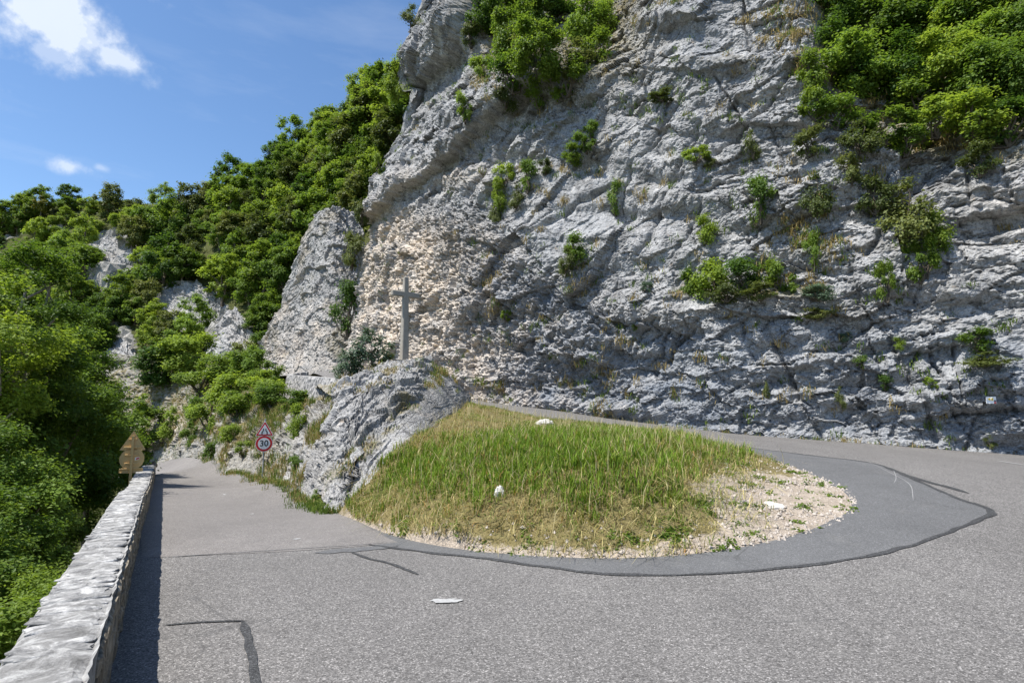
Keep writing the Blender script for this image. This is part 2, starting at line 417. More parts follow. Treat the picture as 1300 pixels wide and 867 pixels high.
def hill_material():
    t = NT('hillside'); r, g, b = t.rgb('mask')[:3]
    n = t.noise(.9, 9, .7); f = t.noise(5, 6, .7)
    rock = t.ramp(n, [(.3, (.20, .195, .185)), (.5, (.40, .385, .36)), (.7, (.56, .54, .50))])
    rock = t.mix(t.math('MULTIPLY', t.ramp(f, [(.4, 1.0), (.55, 0.0)]), .5), rock, (.13, .13, .12))
    soil = t.mix(f, (.035, .05, .015), (.12, .12, .045))
    k = t.math('ADD', r, t.math('MULTIPLY', t.math('SUBTRACT', t.noise(.5, 6, .7), .5), .8))
    col = t.mix(t.ramp(k, [(.42, 0.0), (.55, 1.0)]), soil, rock)
    nm = t.bump(n, .9, .5); nm = t.bump(f, .6, .12, nm)
    return t.bsdf(col, .95, nm, .1)
MAT['hill'] = hill_material()

# ------------------------------------------------------------------ ground heights
# wall line (base of the parapet's road face), going away from the camera
WL = np.array([atz(147.5, 809, -.03)[:2], atz(196, 606, -1.3)[:2]])
wdir = (WL[1] - WL[0]) / np.linalg.norm(WL[1] - WL[0]); wnor = np.array([wdir[1], -wdir[0]])   # wnor points to the road
b2, b3, b4, b5 = atz(278, 601, -1.62), atz(331, 611, -1.28), atz(385, 636, -.92), atz(428, 652, -.62)
isl = [atz(*p) for p in [(428, 652, -.6), (500, 681, -.3), (600, 700, -.08), (700, 708, 0), (800, 710, .06), (900, 703, .13), (1000, 685, .23), (1060, 665, .33), (1090, 646, .43), (1082, 626, .56), (1040, 604, .7), (980, 584, .84), (920, 569, 1.0), (862, 553, 1.22)]]
isl_up = [np.array([5.2, 25.6, 1.5]), np.array([3.0, 27.6, 1.78]), np.array([.5, 29.6, 2.1]), np.array([-2.3, 31.6, 2.42])]
cl_r = [at(1300, 578, 22.0), at(1200, 571, 23.3), at(1100, 563, 24.6), at(1000, 556, 26.5), at(900, 547, 28.8)]
CL = [np.array([36., -10, -1.0]), np.array([33., 0, -.4]), np.array([27, 11, .1])] + cl_r + [np.array([5.0, 32.5, 1.85]), np.array([-.2, 36.6, 2.55]), np.array([-4.5, 40.2, 3.2]), np.array([-9., 45.2, 4.2]), np.array([-15.0, 52.6, 5.6]), np.array([-16.6, 56.5, 6.2]), np.array([-14.5, 61, 6.5]), np.array([-7, 66, 7]), np.array([4, 69, 7])]
wl_pts = [np.array([*(WL[0] + wdir * d), z]) for d, z in ((-4, .06), (0, -.03), (8, -.22), (18, -.7), (26, -1.12), (33, -1.6), (42, -2.5))]
rd_xy, rd_z = [], []
for p in isl + isl_up + cl_r + CL[8:13] + wl_pts + [b2, b3, b4]: rd_xy.append(p[:2]); rd_z.append(p[2])
for x, y, z in [(0, 0, 0), (4, 3, 0), (8, 0, .05), (14, 4, .1), (20, 8, .25), (10, -8, 0), (-2, -6, .05), (24, -4, .1), (12, 9.5, .35), (-11.5, 43.2, 3.9), (-17.5, 49.3, 5.2), (-6.8, 38, 3.15), tuple(at(258, 593, 44.5)), tuple(at(228, 593, 47)), tuple(at(200, 594, 50)), (-37, 54, -3.9), (-50, 64, -5.0), (-48, 57, -5.0), (34, 6, .2), (30, -12, 0)]:
    rd_xy.append((x, y)); rd_z.append(z)
road_z = TPS(rd_xy, rd_z, .02)

def strip(name, inner, outer, n, k, m, dz=0.0, zf=road_z, noise=0.0, kind='structure'):
    A, B = matched([p[:2] for p in inner], [p[:2] for p in outer], n)
    t = np.linspace(0, 1, k)[None, :, None]; P = A[:, None] * (1 - t) + B[:, None] * t
    X, Y = P[..., 0].ravel(), P[..., 1].ravel(); Z = zf(X, Y) + dz
    me = raw_mesh(name, np.stack([X, Y, Z], 1), grid_faces(n, k)[:, ::-1], None, True)
    o = link(name, me, m); o['kind'] = kind; return o

# --- the road: one strip that comes up past the parapet, round the hairpin and climbs along the cliff
far_in = [np.array([-50, 64]), np.array([-36, 57]), np.array([-25.5, 47.2]), b2 + [.3, .3, 0], b3 + [.3, .3, 0], b4 + [.3, 0, 0]]
wl = lambda d: WL[0] + wdir * d
inner = [p[:2] for p in far_in] + [p[:2] + 0 for p in isl] + [p[:2] for p in isl_up] + [np.array([-6.9, 37.6]), np.array([-11.9, 43.2]), np.array([-18.2, 50.6]), np.array([-20.5, 56.5]), np.array([-21, 62])]
icen = np.array([3.5, 16.0])
inner = [p + (icen - p) / np.linalg.norm(icen - p) * (.5 if i in range(6, 24) else 0) for i, p in enumerate(inner)]
outer = [np.array([-48, 58]), np.array([-37, 52]), wl(43), wl(33), wl(24), wl(14), wl(9), wl(4), wl(0), wl(-3.5), np.array([1.0, -3.5]), np.array([6, -9]), np.array([16, -10]), np.array([26, -6]), np.array([30, 2]), CL[2][:2], cl_r[0][:2], cl_r[1][:2], cl_r[2][:2], cl_r[4][:2], CL[8][:2], (CL[8][:2] + CL[9][:2]) / 2, CL[9][:2], CL[10][:2], CL[11][:2], CL[12][:2], CL[13][:2], CL[14][:2], np.array([-16, 63])]
assert len(inner) == len(outer), (len(inner), len(outer))
cc = np.array([14., 24.])
outer = [p + (0 if i < 15 or i > 27 else .7) * np.array([.6, .8]) for i, p in enumerate(outer)]
outer[:10] = [p - wnor * .12 if i > 1 else p for i, p in enumerate(outer[:10])]
strip('road', inner, outer, 420, 48, MAT['asphalt'])
# the lower road's older, pinker surface beyond the joint
j_l, j_r = atz(180, 713, -.2)[:2], atz(505, 690, -.27)[:2]
strip('old_road_surface', [j_r, b5[:2] + [0, 0], b4[:2], b3[:2], b2[:2], np.array([-25.3, 47]), np.array([-36, 57])], [j_l, wl(7.5), wl(12), wl(21), wl(30), wl(43), np.array([-37, 52.3])], 120, 20, MAT['asphalt_old'], .006)
# the newer dark strip along the island
dk = [(470, 694, -.3), (540, 705, -.2), (640, 717, -.08), (740, 728, 0), (850, 733, .03), (960, 729, .08), (1060, 717, .14), (1150, 699, .2), (1222, 677, .26), (1262, 659, .33), (1212, 640, .42), (1165, 617, .55), (1105, 592, .72), (1020, 579, .86), (940, 567, 1.02), (868, 554, 1.24)]
dk = [atz(*p)[:2] for p in dk]
di = [np.array(p) for p in [isl[1][:2] * .75 + isl[0][:2] * .25, isl[1][:2] * .5 + isl[2][:2] * .5] ] + [p[:2] for p in isl[2:5]] + [isl[5][:2] * .5 + isl[4][:2] * .5, isl[5][:2], isl[6][:2], isl[7][:2] * .5 + isl[6][:2] * .5, isl[7][:2], isl[8][:2], isl[9][:2], isl[10][:2], isl[11][:2], isl[12][:2], isl[13][:2]]
strip('asphalt_patch', [p + (icen - p) / np.linalg.norm(icen - p) * .4 for p in di], dk, 160, 16, MAT['asphalt_new'], .006)
def ribbon(name, pts, w, m, dz=.011, kind='structure', jit=.25, seed=1, taper=True):
    P = spline([p[:2] for p in pts], max(12, int(len(pts) * 10))); T = np.gradient(P, axis=0); T /= np.linalg.norm(T, axis=1)[:, None]
    Nn = np.stack([-T[:, 1], T[:, 0]], 1); n = len(P); r = np.random.default_rng(seed)
    if n > 60: P = P + Nn * (np.convolve(r.normal(size=n + 8), np.ones(9) / 9, 'valid') * w * .9)[:, None]; jit = max(jit, .75)
    e = np.minimum(1, np.minimum(np.arange(n), np.arange(n)[::-1]) / 4 + .15) if taper else np.ones(n)
    a = w / 2 * e * (1 + jit * r.normal(size=n)); b = w / 2 * e * (1 + jit * r.normal(size=n))
    a, b = [np.convolve(np.pad(q, 2, 'edge'), [.1, .2, .4, .2, .1], 'valid') for q in (a, b)]
    V = np.stack([P - Nn * a[:, None], P + Nn * b[:, None]], 1).reshape(-1, 2)
    V = np.column_stack([V, road_z(V[:, 0], V[:, 1]) + dz]); o = link(name, raw_mesh(name, V, grid_faces(n, 2)), m); o['kind'] = kind
    return o
ribbon('tar_seam', [atz(p[0], p[1], 0) if 0 else p for p in [np.array(q) for q in dk]], .085, MAT['tar'], seed=3)
Z = lambda pts: [atz(px, py, z) for px, py, z in pts]
ribbon('tar_seam', Z([(446, 704, -.25), (470, 713, -.2), (486, 718, -.2), (504, 722, -.15), (531, 732, -.1)]), .07, MAT['tar'], seed=4)
ribbon('tar_seam', Z([(206, 795, -.05), (250, 791, -.05), (300, 787, -.03), (311, 788, -.03)]), .05, MAT['tar'], seed=5)
ribbon('tar_seam', Z([(308, 787, -.03), (316, 815, -.02), (322, 850, 0), (328, 890, 0)]), .085, MAT['tar'], seed=6)
ribbon('tar_seam', Z([(1122, 596, .7), (1150, 609, .6), (1180, 620, .52), (1205, 628, .46), (1231, 636, .42)]), .16, MAT['tar'], seed=7)
ribbon('tar_seam', Z([(196, 713, -.2), (300, 705, -.25), (400, 697, -.28), (500, 690, -.28)]), .035, MAT['asphalt_new'], seed=8)
ribbon('repair_patch', Z([(400, 703, -.24), (440, 700, -.25), (505, 695, -.25)]), .38, MAT['asphalt_new'], .0095, seed=9)
def blotch(px, py, z, w, l, ang, seed, m=None, name='paint_mark'):
    c = atz(px, py, z)[:2]; r = np.random.default_rng(seed); th = np.linspace(0, 2 * math.pi, 22, endpoint=False); rad = 1 + .28 * r.normal(size=22)
    u = np.array([math.cos(ang), math.sin(ang)]); v = np.array([-u[1], u[0]])
    E = c + (np.clip(rad, .4, 1.6) * np.sign(np.cos(th)) * np.abs(np.cos(th)) ** .6)[:, None] * u * l / 2 + (np.clip(rad, .4, 1.6) * np.sign(np.sin(th)) * np.abs(np.sin(th)) ** .7)[:, None] * v * w / 2
    V = np.vstack([c[None], E]); V = np.column_stack([V, road_z(V[:, 0], V[:, 1]) + .014])
    F = np.array([(0, 1 + i, 1 + (i + 1) % 22) for i in range(22)])
    o = link(name, raw_mesh(name, V, F), m or MAT['paint']); o['kind'] = 'structure'
blotch(566, 766, -.05, .16, .36, -.08, 1); blotch(377, 685, -.32, .10, .16, 1.0, 2); blotch(320, 650, -.62, .10, .2, 1.9, 3); blotch(285, 628, -.9, .10, .3, 2.1, 4)
ribbon('centre_line', Z([(1268, 589, .58), (1283, 591, .58), (1300, 593, .58), (1330, 597, .55)]), .11, MAT['paint'], .014, jit=.1, seed=12)
for k, pts in enumerate([[(1135, 602, .66), (1138, 612, .6), (1135, 620, .55)], [(1100, 590, .72), (1130, 606, .62), (1155, 622, .52), (1160, 640, .45)]]):
    ribbon('tyre_scuff', Z(pts), .016, MAT['scuff'], .013, seed=20 + k)

# ------------------------------------------------------------------ island between the two arms of the hairpin
isl_left = [at(592, 512, 29.5), at(562, 532, 22.8), at(520, 558, 18.8), at(470, 602, 17.0), at(440, 640, 16.0)]
outline = [p for p in isl] + isl_up + isl_left
O2 = spline(np.array([p[:2] for p in outline + outline[:1]]), 260)
ixy, iz = [], []
for p in isl + isl_up: ixy.append(p[:2]); iz.append(float(road_z(*p[:2])) - .03)
for p in isl_left: ixy.append(p[:2]); iz.append(p[2])
for px, py, z in [(700, 660, .42), (600, 660, .35), (800, 655, .5), (880, 640, .62), (700, 600, 1.02), (620, 600, .95), (780, 596, 1.15), (560, 610, .75), (860, 600, .98), (940, 610, .72), (960, 640, .5), (1020, 640, .46), (700, 566, 1.38), (640, 562, 1.38), (590, 554, 1.42), (780, 563, 1.42), (850, 566, 1.32), (520, 610, .5), (480, 630, .0)]:
    p = atz(px, py, z); ixy.append(p[:2]); iz.append(z)
for px, py, Y in [(640, 532, 27), (700, 542, 24.5), (760, 548, 23.5), (830, 552, 23)]:
    p = at(px, py, Y); ixy.append(p[:2]); iz.append(p[2])
isl_z = TPS(ixy, iz, .03)
def island():
    t = (np.linspace(0, 1, 70) ** .8)[None, :, None]; cen = np.array([3.2, 15.5])
    P = O2[:, None] * (1 - t) + cen * t; X, Y = P[..., 0].ravel(), P[..., 1].ravel()
    Zv = isl_z(X, Y); edge = np.repeat(np.linspace(0, 1, 70)[None] ** .8, len(O2), 0).ravel()
    rz = road_z(X, Y)
    V = np.stack([X, Y, Zv], 1)
    bmp = fbm(V * [1.3, 1.3, 0], 4, .55, 31) * .11 + fbm(V * [6, 6, 0], 3, .5, 32) * .03
    V[:, 2] += bmp * np.clip(edge * 8, 0, 1) + .03
    V[:, 2] = np.where(edge < .004, np.minimum(V[:, 2], rz - .03), V[:, 2])
    qx, qy, _ = project(V)
    # bare pale gravel on the tip and along the foot
    gr = sstep(qx, 880, 960) * sstep(qy, 585, 625) * 1.0 + sstep(qy - (655 + 28 * sstep(qx, 430, 620) - 20 * sstep(qx, 800, 900)), 0, 30) * .5 + sstep(.09 - edge, 0, .05) * sstep(qx, 830, 860) * .9 + sstep(.05 - edge, 0, .03) * .4 + .12
    gr = gr + .45 * np.exp(-((qx - 905) / 40) ** 2 - ((qy - 622) / 20) ** 2)
    me = raw_mesh('grass_island', V, grid_faces(len(O2), 70), {'mask': np.stack([gr, gr * 0, gr * 0], 1)}, True)
    o = link('grass_island', me, MAT['verge']); o['kind'] = 'structure'
island()

# ------------------------------------------------------------------ rock surfaces
def rock_disp(u, v, P, rough=1.0, ang=.0, seed=0, big=1.0, fine=1.0):
    """outward displacement in metres for a face with metric coordinates u (along), v (up)"""
    w1 = fbm(P * .25, 3, .5, seed + 5) * .12; w2 = fbm(P * .25 + 31.7, 3, .5, seed + 6) * .12
    uu, vv = u + w1, v + w2
    ca, sa = np.cos(ang), np.sin(ang); a, b = uu * ca + vv * sa, -uu * sa + vv * ca
    d = fbm(P * .14, 3, .5, seed) * .9 * big
    f, e = facets(a / 4.6, b / 3.6, seed + 100); d = d + f * .8 * big
    f, e = facets(a / 1.9 + 3.3, b / 1.35, seed + 200); d = d + (f * .5 - np.clip(.02 - e, 0, 1) * 8) * rough
    f, e2 = facets(a / .8 + .37 * b, b / .6, seed + 300); d = d + (f * .28 - np.clip(.03 - e2, 0, 1) * 3) * rough
    f, e3 = facets(a / .32 - .3 * b, b / .26, seed + 400); d = d + f * .13 * rough * fine
    f, e3 = facets(a / .19, b / .15, seed + 500); d = d + f * .09 * rough * fine
    return d
def pl(px, pts):
    return np.interp(px, [p[0] for p in pts], [p[1] for p in pts])

# --- main cliff
NC, NR = 860, 560
def main_cliff():
    dens = lambda X: 1.0 / np.clip(np.hypot(X[:, 0], X[:, 1]), 12, 70) * np.where((X[:, 0] > 27) | (X[:, 1] > 60), .45, 1.0)
    B = spline(CL, NC, dens)
    for _ in range(120): B[1:-1] = (B[:-2] + B[1:-1] * 2 + B[2:]) / 4
    Bs = B.copy()
    T = np.gradient(np.vstack([B[:1]] * 1 + [B[1:]]), axis=0)[:, :2]
    for _ in range(260): T[1:-1] = (T[:-2] + T[1:-1] * 2 + T[2:]) / 4
    T /= np.linalg.norm(T, axis=1)[:, None]
    nin = np.stack([T[:, 1], -T[:, 0]], 1)          # points into the rock (curve runs right to left seen from the road)
    s = np.concatenate([[0], np.cumsum(np.linalg.norm(np.diff(B[:, :2], axis=0), axis=1))])
    dist = np.hypot(B[:, 0], B[:, 1])
    Hm = np.interp(dist, [20, 28, 37, 45, 55, 70], [27, 29, 36, 46, 58, 62])
    for _ in range(30): Hm[1:-1] = (Hm[:-2] + Hm[1:-1] * 2 + Hm[2:]) / 4
    t = np.linspace(0, 1, NR); h = t[:, None] * Hm[None]           # rows up, columns along
    base = np.zeros((NR, NC, 3)); base[..., 0] = B[None, :, 0] + nin[None, :, 0] * .2 * h; base[..., 1] = B[None, :, 1] + nin[None, :, 1] * .2 * h; base[..., 2] = B[None, :, 2] - .4 + h
    qx, qy, _ = project(base)
    ws = fbm(np.stack([qx.ravel() / 55, qy.ravel() / 55, qx.ravel() * 0], 1), 3, .5, 77).reshape(qx.shape)
    qxw, qyw = qx + ws * 9, qy + np.roll(ws, 37, 1) * 9
    sl = np.full(qx.shape, .24)
    L2 = pl(qx, [(300, 470), (430, 440), (480, 320), (520, 300), (600, 300), (650, 315), (720, 375), (800, 405), (900, 430), (1000, 400), (1100, 420), (1300, 430)])
    low = sstep(qyw - L2, -12, 12)
    lows = pl(qx, [(430, .15), (520, .12), (600, .02), (700, .0), (860, .0), (950, .02), (1100, .03), (1300, .05)])
    sl = sl * (1 - low) + lows * low
    # lip above the lower wall
    sl -= .3 * np.exp(-((qyw - L2) / 9) ** 2) * sstep(qx, 560, 620) * (1 - sstep(qx, 880, 940))
    # diagonal overhang running up to the right, with the bulge over it
    L1 = pl(qx, [(440, 330), (500, 268), (560, 228), (620, 196), (690, 135), (790, 92), (850, 80)])
    inl = sstep(qx, 450, 500) * (1 - sstep(qx, 700, 800))
    sl -= .95 * np.exp(-((qyw - L1) / 8) ** 2) * inl
    sl += .25 * np.exp(-((qyw - L1 + 70) / 36) ** 2) * inl
    sl += .16 * (1 - sstep(qx, 520, 600)) * (1 - sstep(qy, 130, 240))
    # planted ledge at the top centre, and the bushy slope at the top right
    led = sstep(qx, 590, 620) * (1 - sstep(qx, 740, 860)) * (1 - sstep(qy, 80, 140)); sl += .55 * led
    slope = sstep(qx, 1020, 1070) * (1 - sstep(qy - pl(qx, [(1000, 120), (1060, 160), (1150, 190), (1300, 200)]), -10, 22)); sl += .55 * slope
    shelf = np.exp(-((qyw - pl(qx, [(850, 372), (900, 376), (1050, 374)])) / 7) ** 2) * sstep(qx, 860, 890) * (1 - sstep(qx, 1040, 1070)); sl += 1.1 * shelf; sl -= .3 * np.exp(-((qyw - pl(qx, [(850, 332), (1050, 334)])) / 26) ** 2) * sstep(qx, 860, 890) * (1 - sstep(qx, 1040, 1070))
    # overhanging buttress at the top left
    but = (1 - sstep(qx, 585, 610)) * np.exp(-((qy - (106 - .75 * np.clip(qx - 525, 0, 90))) / 15) ** 2) * sstep(qx, 440, 470)
    sl -= 1.15 * but
    # small ledges
    rib = fbm(np.stack([qx.ravel() / 170, qy.ravel() / 38, qx.ravel() * 0 + 3], 1), 3, .5, 55).reshape(qx.shape)
    dh = Hm[None] / (NR - 1); off = np.cumsum(sl * dh, 0)
    for _ in range(40): off[:, 1:-1] = (off[:, :-2] + off[:, 1:-1] * 2 + off[:, 2:]) / 4
    P = np.zeros((NR, NC, 3)); P[..., 0] = B[None, :, 0] + nin[None, :, 0] * off; P[..., 1] = B[None, :, 1] + nin[None, :, 1] * off; P[..., 2] = base[..., 2]
    Pf = P.reshape(-1, 3); u = np.repeat(s[None], NR, 0).ravel(); v = h.ravel(); x, y = qxw.ravel(), qyw.ravel()
    slab = np.exp(-((x - 770) / 120) ** 2 - ((y - 260) / 110) ** 2) + .6 * np.exp(-((x - 900) / 90) ** 2 - ((y - 60) / 70) ** 2) + .8 * np.exp(-((x - 480) / 40) ** 2 - ((y - 170) / 60) ** 2)
    rough = 1.0 - .72 * np.clip(slab, 0, 1)
    pit = sstep(x, 400, 450) * (1 - sstep(x, 640, 900)) * sstep(y - L2.ravel() + 40, -30, 40)
    mixr = sstep(x, 820, 960)
    d = rock_disp(u, v, Pf, rough, -.85, 0, 1.0, 1 + .9 * pit) * (1 - mixr) + rock_disp(u, v, Pf, rough, -.18, 50, 1.0, 1.2) * mixr
    d += pit * (np.abs(vnoise(Pf * 2.1, 61)) * -.32 + np.abs(vnoise(Pf * 4.3, 62)) * -.34 + .12)
    d *= np.clip(.35 + v / 2.5, 0, 1)
    d += np.clip(rib.ravel(), -.5, .5) * .9
    # crag standing out at the right edge and the long horizontal joints there
    d += .5 * np.exp(-((x - 1262) / 55) ** 2 - ((y - 480) / 24) ** 2)
    d -= .45 * np.exp(-((y - pl(x, [(1180, 528), (1300, 520)])) / 4) ** 2) * sstep(x, 1180, 1210)
    # ledges and overhangs: the rock above each line stands out and fades back upwards
    LED = [([(455, 318), (500, 270), (560, 228), (620, 196), (690, 138), (730, 112)], 1.1, 80), ([(540, 312), (600, 306), (650, 322), (700, 372), (790, 405), (890, 432)], .45, 40), ([(850, 385), (900, 384), (1060, 382)], .35, 30), ([(1165, 529), (1230, 525), (1310, 519)], .6, 34), ([(1190, 296), (1240, 276), (1310, 262)], .7, 40),
           ([(500, 128), (525, 112), (560, 86), (590, 56), (606, 20)], 1.3, 120), ([(836, 48), (880, 40), (918, 22)], .7, 40), ([(640, 262), (700, 200), (770, 128), (800, 96)], .6, 46), ([(1060, 330), (1120, 312), (1180, 318)], .4, 30), ([(940, 300), (1000, 280), (1060, 250)], .4, 34), ([(980, 470), (1040, 462), (1110, 470)], .35, 22), ([(1130, 455), (1210, 440), (1290, 452)], .5, 26), ([(800, 470), (880, 478), (960, 470)], .45, 26), ([(640, 430), (700, 452), (780, 462)], .5, 30), ([(560, 400), (600, 372), (660, 392)], .4, 26), ([(880, 250), (930, 215), (980, 190)], .35, 30), ([(760, 215), (850, 150), (930, 100)], .3, 26), ([(460, 230), (500, 190), (545, 160)], .5, 40)]
    lr = np.random.default_rng(23)
    for k in range(34):
        x0, y0 = lr.uniform(440, 1300), lr.uniform(10, 540); L = lr.uniform(30, 95); tl = (-.75 if x0 < 850 else -.14) + lr.normal() * .14
        LED.append(([(x0 - L, y0 - tl * L), (x0, y0 + lr.normal() * 4), (x0 + L, y0 + tl * L)], lr.uniform(.16, .42), lr.uniform(10, 26)))
    yj = y + fbm(np.stack([x / 9, y / 9, x * 0], 1), 2, .6, 99) * 5
    for pts_, amp, dec in LED:
        xs_ = [q[0] for q in pts_]; up_ = np.interp(x, xs_, [q[1] for q in pts_]) - yj
        wx = sstep(x, xs_[0] - 12, xs_[0] + 10) * (1 - sstep(x, xs_[-1] - 10, xs_[-1] + 12))
        d += amp * (1.0 if amp > .7 else .62) * wx * sstep(up_, -1.6, 1.6) * np.exp(-np.clip(up_, 0, 400) / dec)
    # diagonal cracks
    for (x0, y0, x1, y1, w, dp) in [(1020, 90, 915, 200, 3, .5), (660, 330, 790, 240, 3, .4), (620, 260, 700, 150, 4, .5), (560, 330, 640, 190, 3.5, .4), (820, 330, 900, 150, 3, .3), (1100, 330, 1180, 220, 4, .45), (980, 420, 1040, 560, 4, .4), (1190, 560, 1130, 430, 4, .4)]:
        ax, ay = x1 - x0, y1 - y0; tt = np.clip(((x - x0) * ax + (y - y0) * ay) / (ax * ax + ay * ay), 0, 1)
        dd = np.hypot(x - x0 - ax * tt, y - y0 - ay * tt); d -= dp * np.exp(-(dd / w) ** 2)
    # fine fractures, steep and diagonal
    for k in range(150):
        x0, y0 = lr.uniform(440, 1310), lr.uniform(0, 560); L = lr.uniform(12, 60); a_ = (R(lr.normal(58, 16)) if x0 < 900 else R(lr.choice([lr.normal(78, 14), lr.normal(20, 12), lr.normal(120, 14)])))
        ax, ay = math.cos(a_) * L, -math.sin(a_) * L; nb = np.where((np.abs(x - x0) < L + 12) & (np.abs(y - y0) < L + 12))[0]
        if len(nb) == 0: continue
        xx, yy = x[nb], yj[nb]; tt = np.clip(((xx - x0) * ax + (yy - y0) * ay) / (L * L), -1, 1); dd = np.hypot(xx - x0 - ax * tt, yy - y0 - ay * tt)
        d[nb] -= lr.uniform(.15, .42) * np.exp(-(dd / lr.uniform(1.1, 2.2)) ** 2) * (1 - np.abs(tt)) ** .5
    nn = np.repeat(nin[None], NR, 0).reshape(-1, 2)
    V = Pf.copy(); V[:, :2] -= nn * d[:, None]
    V[:, 2] += fbm(Pf * .8, 2, .5, 88) * .15 * np.clip(v / 3, 0, 1)
    be = pit * sstep(y - L2.ravel(), -40, 30) * pl(x, [(430, .9), (520, 1.0), (560, 1.15), (640, 1.0), (700, .5), (900, .35)]) + .9 * np.exp(-((x - 510) / 34) ** 2 - ((y - 292) / 30) ** 2) + .5 * np.exp(-((x - 590) / 60) ** 2 - ((y - 232) / 18) ** 2) + .25 * np.exp(-((x - 1280) / 40) ** 2 - ((y - 265) / 30) ** 2)
    be *= .55 + .9 * np.clip(fbm(Pf * [.55, .55, .22], 4, .6, 91) + .25, 0, 1)
    so = np.clip(led + slope * .9 + shelf, 0, 1).ravel() + np.clip(rib.ravel() - .22, 0, 1) * .9
    me = raw_mesh('cliff', V, grid_faces(NR, NC)[:, ::-1], {'mask': np.stack([be, so, be * 0], 1), 'blue_grey': np.clip(low.ravel() * sstep(x, 560, 680) * (1 - .5 * sstep(x, 880, 1000)) * .85 + .45 * np.clip(fbm(Pf * [.3, .3, .07], 3, .5, 45) * 1.6, 0, 1), 0, .9)}, False)
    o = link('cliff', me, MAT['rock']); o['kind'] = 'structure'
    return V, nn
CV, CN = main_cliff()
CQX, CQY, CQD = project(CV)
def cliff_at(px, py, r=5.0):
    d2 = (CQX - px) ** 2 + (CQY - py) ** 2; ok = np.where((d2 < r * r) & (CQD > 1))[0]
    if len(ok) == 0: ok = np.array([int(np.argmin(d2 + (CQD < 1) * 1e9))])
    i = ok[np.argmin(CQD[ok])]; return CV[i], CN[i]

# --- loft between a foot curve and a top curve, used for the bank, the outcrop and the far crag
def loft(name, foot, top, nc, nr, m, bulge, rough, seed, maskf=None, ang=-.8, big=.6, density=None):
    A, Bt = matched(foot, top, nc, density)
    t = np.linspace(0, 1, nr)
    P = A[None] * (1 - t)[:, None, None] + Bt[None] * t[:, None, None]
    bl = np.asarray([np.interp(np.linspace(0, 1, nc), np.linspace(0, 1, len(bulge)), bulge)])
    P[..., 2] += (np.sin(np.clip(t, 0, 1) * math.pi) ** .8)[:, None] * bl
    du = np.gradient(P, axis=1); dv = np.gradient(P, axis=0); n = np.cross(du, dv); n /= np.linalg.norm(n, axis=2)[..., None] + 1e-9
    for _ in range(4):
        n[1:-1] = (n[:-2] + n[1:-1] + n[2:]) / 3; n[:, 1:-1] = (n[:, :-2] + n[:, 1:-1] + n[:, 2:]) / 3
    n /= np.linalg.norm(n, axis=2)[..., None] + 1e-9
    u = np.repeat(np.cumsum(np.linalg.norm(du, axis=2).mean(0))[None], nr, 0).ravel(); v = np.repeat(np.cumsum(np.linalg.norm(dv, axis=2).mean(1))[:, None], nc, 1).ravel()
    Pf = P.reshape(-1, 3); qx, qy, _ = project(Pf)
    rg = rough(qx, qy) if callable(rough) else rough
    d = rock_disp(u, v, Pf, rg, ang, seed, big * (rg if not np.isscalar(rg) else 1)) * np.repeat(np.clip(.15 + t * 6, 0, 1), nc)
    nf = n.reshape(-1, 3); sgn = np.sign((nf * (EYE - Pf)).sum(1).mean())
    V = Pf + nf * sgn * d[:, None]
    mk = maskf(qx, qy, V) if maskf else np.zeros((len(V), 3))
    me = raw_mesh(name, V, grid_faces(nr, nc) if sgn > 0 else grid_faces(nr, nc)[:, ::-1], {'mask': mk}, False)
    o = link(name, me, m); o['kind'] = 'structure'
    return V
lowz = np.array([0, 0, -.35])
foot = [np.array([-47, 66, -5.2]), np.array([-36, 58, -4.2]), np.array([-26, 47.6, -2.9]), b2 + lowz, b3 + lowz, b4 + lowz, b5 + lowz + [.1, .2, 0]]
top = [at(120, 450, 74), at(215, 452, 70), at(300, 466, 60), at(345, 494, 51), at(378, 528, 44), at(432, 522, 35), at(450, 590, 18.6)]
def bank_mask(qx, qy, V):
    n = fbm(V * .35, 4, .6, 12)
    veg = (1 - sstep(qx, 330, 420)) * .55 + sstep(n, -.1, .25) * .7 - sstep(qy, 540, 600) * .35
    veg += .4 * np.exp(-((qx - 395) / 30) ** 2 - ((qy - 520) / 20) ** 2)
    be = .9 * np.exp(-((qx - 225) / 14) ** 2 - ((qy - 535) / 22) ** 2) + .35 * sstep(n, .1, .3) * (1 - sstep(qx, 290, 340))
    return np.stack([be, np.clip(veg, 0, 1), be * 0], 1)
BV = loft('bank', foot, top, 420, 190, MAT['rock_pale'], [1.0, 1.2, 2.0, 2.4, 1.7, 1.2, .2], lambda x, y: .85, 500, bank_mask, .5, .55, lambda X: 1 / np.clip(np.hypot(X[:, 0], X[:, 1]), 10, 80))
# outcrop: rough left flank, then the smooth slab that faces the bend
foot = [at(404, 640, 19.6) + lowz, b5 + [-.2, 0, -.4], atz(436, 650, -.55) + [.1, 0, -.4], at(470, 608, 17.2) + lowz, at(520, 564, 18.8) + lowz, at(562, 538, 22.8) + lowz, at(592, 516, 29.0) + lowz, at(600, 508, 33.5)]
top = [at(424, 500, 29.5), at(440, 490, 30), at(474, 473, 31), at(505, 466, 31.5), at(540, 464, 31.5), at(564, 471, 31.5), at(579, 484, 32), at(592, 498, 34.8)]
def out_mask(qx, qy, V):
    n = fbm(V * .8, 4, .6, 44)
    # moss and dry grass in the cracks of the crest
    L = np.abs((qy - 595) - (qx - 440) * -1.0) / 1.4
    veg = np.exp(-(L / 9) ** 2) * sstep(n, -.15, .1) * (1 - sstep(qy, 600, 625)) + sstep(n, .12, .3) * (1 - sstep(qy, 470, 510)) * .9
    return np.stack([.2 * sstep(n, .2, .35), np.clip(veg, 0, 1), sstep(n, .0, .3) * .15], 1)
